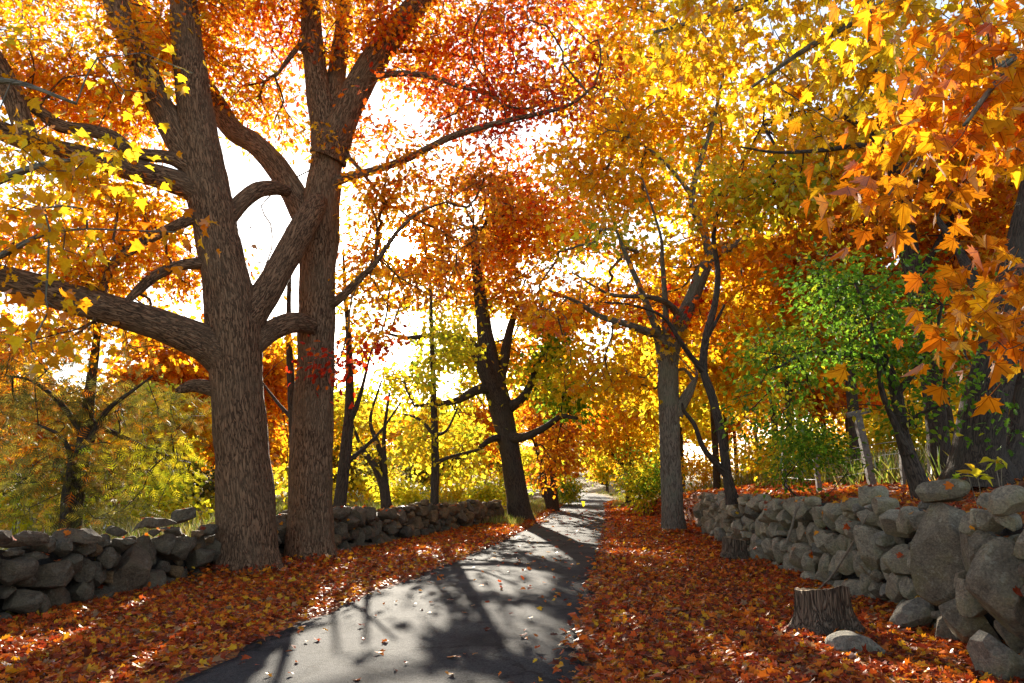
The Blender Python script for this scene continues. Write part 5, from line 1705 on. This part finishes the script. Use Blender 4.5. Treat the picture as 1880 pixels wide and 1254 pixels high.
grass('dry_grass', 'dry straw-coloured grass filling the field beyond the left wall', 60000, samp_grass_field, .25, .7, ['straw', 'straw', 'verge'], 411)
grass('verge_grass', 'bright yellow-green grass on the verges of the far lane', 16000, samp_grass_verge, .15, .4, ['verge', 'straw'], 412)
grass('bank_grass', 'yellowing tall grass in the right wood behind the bank', 26000, samp_grass_bank, .3, .8, ['straw', 'verge'], 413)


# leaves caught on the stones of both walls
def wall_leaves(ln, n, label, seed, pals, smax):
    rng = np.random.default_rng(seed)
    b = Buf()
    pos, nr = [], []
    for _ in range(n):
        t = rng.uniform(0, smax)
        p, d = ln.at(t)
        nv = np.array([-d[1], d[0]]) * ln.side
        q = p + nv * rng.normal(-.12, .16)
        hit = ln.bvh.ray_cast(Vector((q[0], q[1], 4)), Vector((0, 0, -1)))
        if hit[0] is None or hit[1].z < .35: continue
        pos.append(np.array(hit[0]) + np.array(hit[1]) * .008); nr.append(np.array(hit[1]))
    pos = np.array(pos); nr = np.array(nr)
    ax = np.cross(nr, rng.normal(size=nr.shape))
    nr = nr + rng.normal(size=nr.shape) * .25
    leaves(b, pos, nr, ax, rng.uniform(.06, .11, len(pos)), pick(pals, len(pos), rng), 'maple', 0)
    tag(b.build('leaf_litter', [M_LITTER]), label, 'fallen leaves', kind='stuff')


wall_leaves(WR, 420, 'fallen leaves caught on top of the right stone wall', 421, 'litter_orange', 19)
wall_leaves(WL, 420, 'fallen leaves caught on top of the left stone wall', 422, 'litter_orange', 24)


def samp_feet(rng, n):
    cs = np.array([(b1[0], b1[1], .62), (b2[0], b2[1], .52), (b9[0], b9[1], .5), (b7[0], b7[1], .6)])
    i = rng.integers(0, len(cs), n)
    a = rng.uniform(0, 2 * PI, n)
    r = cs[i, 2] * (.85 + .9 * rng.random(n) ** 1.5)
    return cs[i, 0] + r * np.cos(a), cs[i, 1] + r * np.sin(a), np.ones(n, bool)


scatter('leaf_litter', 'fallen leaves heaped round the feet of the lane trees', 3600, samp_feet, .09, ['litter', 'litter_orange'], ['maple', 'oak'], 406, tilt=.7, lift=.16)
# ------------------------------------------------------------------ stumps, loose rocks, fence, sticks, sapling
def stump(label, x, y, r, h, seed):
    z = Hs(x, y)
    o = empty('tree_stump', (x, y, z), label, 'tree stump')
    rng = np.random.default_rng(seed)
    n, rows = 72, 22
    a = np.arange(n) / n * 2 * PI
    V, B = [], []
    prof = 1 + .11 * np.cos(3 * a + 1) + .05 * np.cos(7 * a + seed) + .025 * np.cos(13 * a + 2)
    top = np.array([h * (1 + .10 * math.sin(t + seed) + .04 * math.sin(2 * t + seed) + .015 * math.sin(5 * t)) for t in a])
    for i in range(rows):
        f = i / (rows - 1)
        R = r * (.84 + .62 * (1 - f) ** 3.2 * (1 + .6 * np.cos(5 * a + seed))) * prof
        for j in range(n):
            v = mnoise.noise(Vector((math.cos(a[j]) * 7 + seed, math.sin(a[j]) * 7, f * 1.3))) + .5 * mnoise.noise(Vector((math.cos(a[j]) * 20, math.sin(a[j]) * 20 + seed, f * 2)))
            q = R[j] * (1 + .07 * v)
            zz = -.12 + (top[j] + .12) * f
            V.append((q * math.cos(a[j]), q * math.sin(a[j]), zz)); B.append((q * math.cos(a[j]), q * math.sin(a[j]), zz))
    i = np.arange(rows - 1)[:, None] * n; j = np.arange(n)[None]; j2 = (j + 1) % n
    L = np.stack([i + j, i + j2, i + n + j2, i + n + j], -1).reshape(-1)
    b = Buf()
    b.add(np.array(V), L, np.full((rows - 1) * n, 4), bark=np.array(B))
    b.build('bark', [M_STUMP], o)
    V = np.array(V); edge = V[(rows - 1) * n:]
    c = Buf()
    rings = [edge]
    for f in (.96, .8, .6, .4, .2):
        q = edge * np.array([f, f, 1]);
        q[:, 2] = edge[:, 2] * f + h * 1.0 * (1 - f) + rng.normal(0, .006, n) + (-.02 if f < .9 else .004)
        rings.append(q)
    W = np.vstack(rings + [[[0, 0, h * .97]]])
    L, T = [], []
    for k in range(5):
        for j in range(n):
            L += [k * n + j, k * n + (j + 1) % n, (k + 1) * n + (j + 1) % n, (k + 1) * n + j]; T.append(4)
    for j in range(n):
        L += [5 * n + j, 5 * n + (j + 1) % n, 6 * n]; T.append(3)
    c.add(W, L, T)
    c.build('cut_face', [M_RINGS], o)
    return o


def ring_material():
    m, ns, ln = new_mat('growth_rings')
    out = nd(ns, 'ShaderNodeOutputMaterial')
    b = nd(ns, 'ShaderNodeBsdfPrincipled', i_Roughness=.9)
    tc = nd(ns, 'ShaderNodeTexCoord')
    w = nd(ns, 'ShaderNodeTexWave', wave_type='RINGS', rings_direction='Z', i_Scale=14.0, i_Distortion=3.5, i_Detail=3.0)
    n = nd(ns, 'ShaderNodeTexNoise', i_Scale=7.0, i_Detail=6.0)
    ln.new(tc.outputs['Object'], w.inputs['Vector']); ln.new(tc.outputs['Object'], n.inputs['Vector'])
    r1 = ramp(ns, [(.0, (.16, .10, .055)), (1, (.33, .23, .12))])
    ln.new(w.outputs[0], r1.inputs[0])
    r2 = ramp(ns, [(.38, (.35, .3, .26)), (.6, (1, 1, 1))])
    ln.new(n.outputs[0], r2.inputs[0])
    mx = nd(ns, 'ShaderNodeMix', data_type='RGBA', blend_type='MULTIPLY', i_0=1.0)
    ln.new(r1.outputs[0], mx.inputs[6]); ln.new(r2.outputs[0], mx.inputs[7])
    ln.new(mx.outputs[2], b.inputs['Base Color'])
    bp = nd(ns, 'ShaderNodeBump', i_Strength=.6, i_Distance=.012)
    ln.new(n.outputs[0], bp.inputs['Height']); ln.new(bp.outputs[0], b.inputs['Normal'])
    ln.new(b.outputs[0], out.inputs[0])
    return m


M_RINGS = ring_material()
M_STUMP = bark_material('stump_bark', (.03, .02, .014), (.24, .165, .11), lichen=(.15, .115, .08), sz=.09, scale=40, bump=1.0)
q = G(1532, 1180)
stump('weathered waist-wide tree stump among the leaves at the foot of the right wall', q[0], q[1] + .28, .31, .40, 3)
q = G(1350, 1036)
stump('smaller dark stump farther along the right wall', q[0] + .05, q[1] + .2, .27, .40, 5)


def rock(label, px, py, w, hgt, seed, sink=.3, name='rock', Yoff=0.0, mat=None):
    q = G(px, py)
    x, y = q[0], q[1] + Yoff
    k = y / F * 1.02
    a, b_ = w * k / 2, hgt * k / 2
    rng = np.random.default_rng(seed)
    ph = rng.uniform(0, 6.3, 3)

    def rf(th): return (np.abs(np.cos(th) / a) ** 2.6 + np.abs(np.sin(th) / b_) ** 2.6) ** (-1 / 2.6) * (1 + .08 * np.sin(2 * th + ph[0]) + .06 * np.sin(3 * th + ph[1]))
    V, Fc = stone_shape(rf, a * .8, rng, 4, facets=9, size=max(a, b_))
    b = Buf()
    b.add(V, Fc.ravel(), np.full(len(Fc), 3))
    o = b.build(name, [mat or M_STONE])
    o.location = (x, y, Hs(x, y) + b_ * (1 - 2 * sink))
    return tag(o, label, 'rock')


rock('angular fallen rock in the leaves right of the large stump', 1682, 1165, 78, 62, 21)
rock('flat half-buried rock in front of the large stump', 1578, 1212, 84, 50, 22, .4)
rock('squat mossy boulder at the bottom right corner under the wall', 1838, 1262, 92, 84, 23, .15)


def bar(name, pts, rad, mat, parent=None, origin=None, sides=6, taper_noise=0.0, dens=4):
    pts = catmull(np.asarray(pts, float), dens)
    r = np.interp(np.linspace(0, 1, len(pts)), np.linspace(0, 1, len(rad)), rad)
    b = Buf()
    tube(b, pts, r, sides, 0, taper_noise)
    return b.build(name, [mat], parent, origin)


def box_post(name, a, b_, w, mat, parent, origin, seed=0):
    """a squared, weather-rounded wooden bar from a to b_"""
    a = np.asarray(a, float); b_ = np.asarray(b_, float)
    n = 8
    rng = np.random.default_rng(seed)
    pts = a + (b_ - a) * np.linspace(0, 1, n)[:, None] + rng.normal(0, w * .04, (n, 3))
    bu = Buf()
    tan = unit((b_ - a)[None])[0]
    u = unit(np.cross(tan, [0, 1, .1])[None])[0]; v = np.cross(tan, u)
    V = []
    c = [(-1, -.8), (-.8, -1), (.8, -1), (1, -.8), (1, .8), (.8, 1), (-.8, 1), (-1, .8)]
    for p in pts:
        for (s, t) in c:
            V.append(p + u * s * w / 2 * rng.uniform(.93, 1.05) + v * t * w / 2 * rng.uniform(.93, 1.05))
    L, T = [], []
    for i in range(n - 1):
        for j in range(8):
            L += [i * 8 + j, i * 8 + (j + 1) % 8, i * 8 + 8 + (j + 1) % 8, i * 8 + 8 + j]; T.append(4)
    L += list(range(7, -1, -1)); T.append(8)
    L += [(n - 1) * 8 + j for j in range(8)]; T.append(8)
    bu.add(np.array(V), L, T, smooth=False)
    return bu.build(name, [mat], parent, origin)


# wire fence with a leaning post on the bank
foot = on_bank(1604, 16.0)
fo = empty('wire_fence', tuple(foot), 'old wire fence with a leaning grey post and short crossbar on the bank', 'fence')
top, k = P(1574, 764, 16.1)
box_post('leaning_post', foot - [0, 0, .15], top, .15, M_POST, fo, foot, 1)
l_, _ = P(1556, 765, 16.1); r_, _ = P(1596, 756, 16.1)
box_post('crossbar', l_ + [0, 0, .03], r_ + [0, 0, .03], .1, M_POST, fo, foot, 2)
posts = [(1504, 17.5, 818), (1440, 20, 815), (1660, 15.2, 800)]
pts = []
for i, (px, Y, topy) in enumerate(posts):
    f = on_bank(px, Y)
    t = f + np.array([(-.06, .05, .03)[i], .03, 1.15])
    box_post('post', f - [0, 0, .2], t, .11, M_POST, fo, foot, 5 + i)
    pts.append((f, t))
chain = [pts[1], pts[0], (foot, top * .75 + foot * .25), pts[2]]
for hgt in (.35, .65, .9):
    w = []
    for a, b_ in chain: w.append(a + (b_ - a) / np.linalg.norm(b_ - a) * hgt + np.array([0, -.09, 0]))
    bar('wire', w, [.006], M_WIRE, fo, foot, 4, dens=5)

# sticks leaning on the right wall
def stick(label, pxs, rad, off):
    pts = []
    for (px, py, o) in pxs:
        s, z, ms, mz = WR.hit(px, py)
        p, d = WR.at(s)
        n = np.array([-d[1], d[0]])
        pts.append((p[0] + n[0] * (off + o), p[1] + n[1] * (off + o), z))
    o = bar('fallen_stick', pts, rad, M_STICK, None, None, 6, 0)
    return tag(o, label, 'stick')


stick('curved dead stick leaning on the stones above the large stump', [(1543, 1088, .28), (1565, 1060, .22), (1582, 1020, .14), (1598, 980, .08), (1609, 944, .02)], [.012, .014, .012, .008], .08)
stick('pale bare stick propped upright against the right wall behind the stumps', [(1473, 1000, .16), (1476, 970, .1), (1478, 945, .06), (1480, 925, .02)], [.022, .024, .02, .03], .1)

# sapling with a few broad yellow leaves on the wall top
def sapling(label, px0, py0, tips, Y, seed):
    base = on_bank(px0, Y)
    o = empty('sapling', tuple(base), label, 'sapling')
    rng = np.random.default_rng(seed)
    b = Buf()
    P0, AX, SZ = [], [], []
    ends = []
    for (px, py) in tips:
        e, k = P(px, py, Y - .1)
        m = (base + e) / 2 + rng.normal(0, .03, 3)
        tube(b, catmull(np.array([base - [0, 0, .05], m, e]), 5), np.linspace(.009, .003, 11), 5, 0)
        ends.append(e)
        for j in range(5):
            d = np.array([rng.choice([-1, 1]) * rng.uniform(.5, 1), rng.normal(0, .4), rng.uniform(-.5, .3)])
            P0.append(e + rng.normal(0, .03, 3)); AX.append(d); SZ.append(rng.uniform(.12, .18))
    b.build('stem', [M_STICK], o, base)
    lb_ = Buf()
    n = len(P0)
    leaves(lb_, np.array(P0), np.array([0, -.6, 1.0]) + rng.normal(size=(n, 3)) * .4, np.array(AX), np.array(SZ), pick('lime', n, rng), 'oval', 0)
    lb_.build('leaves', [M_LEAF], o, base)
    return o


sapling('little sapling with broad yellow-green leaves behind the capstones', 1812, 905, [(1776, 868), (1795, 875)], 7.6, 61)
sapling('thin two-stemmed sapling right of the broad-leaved one', 1838, 905, [(1826, 842), (1838, 850)], 8.0, 62)

rngf = np.random.default_rng(3)
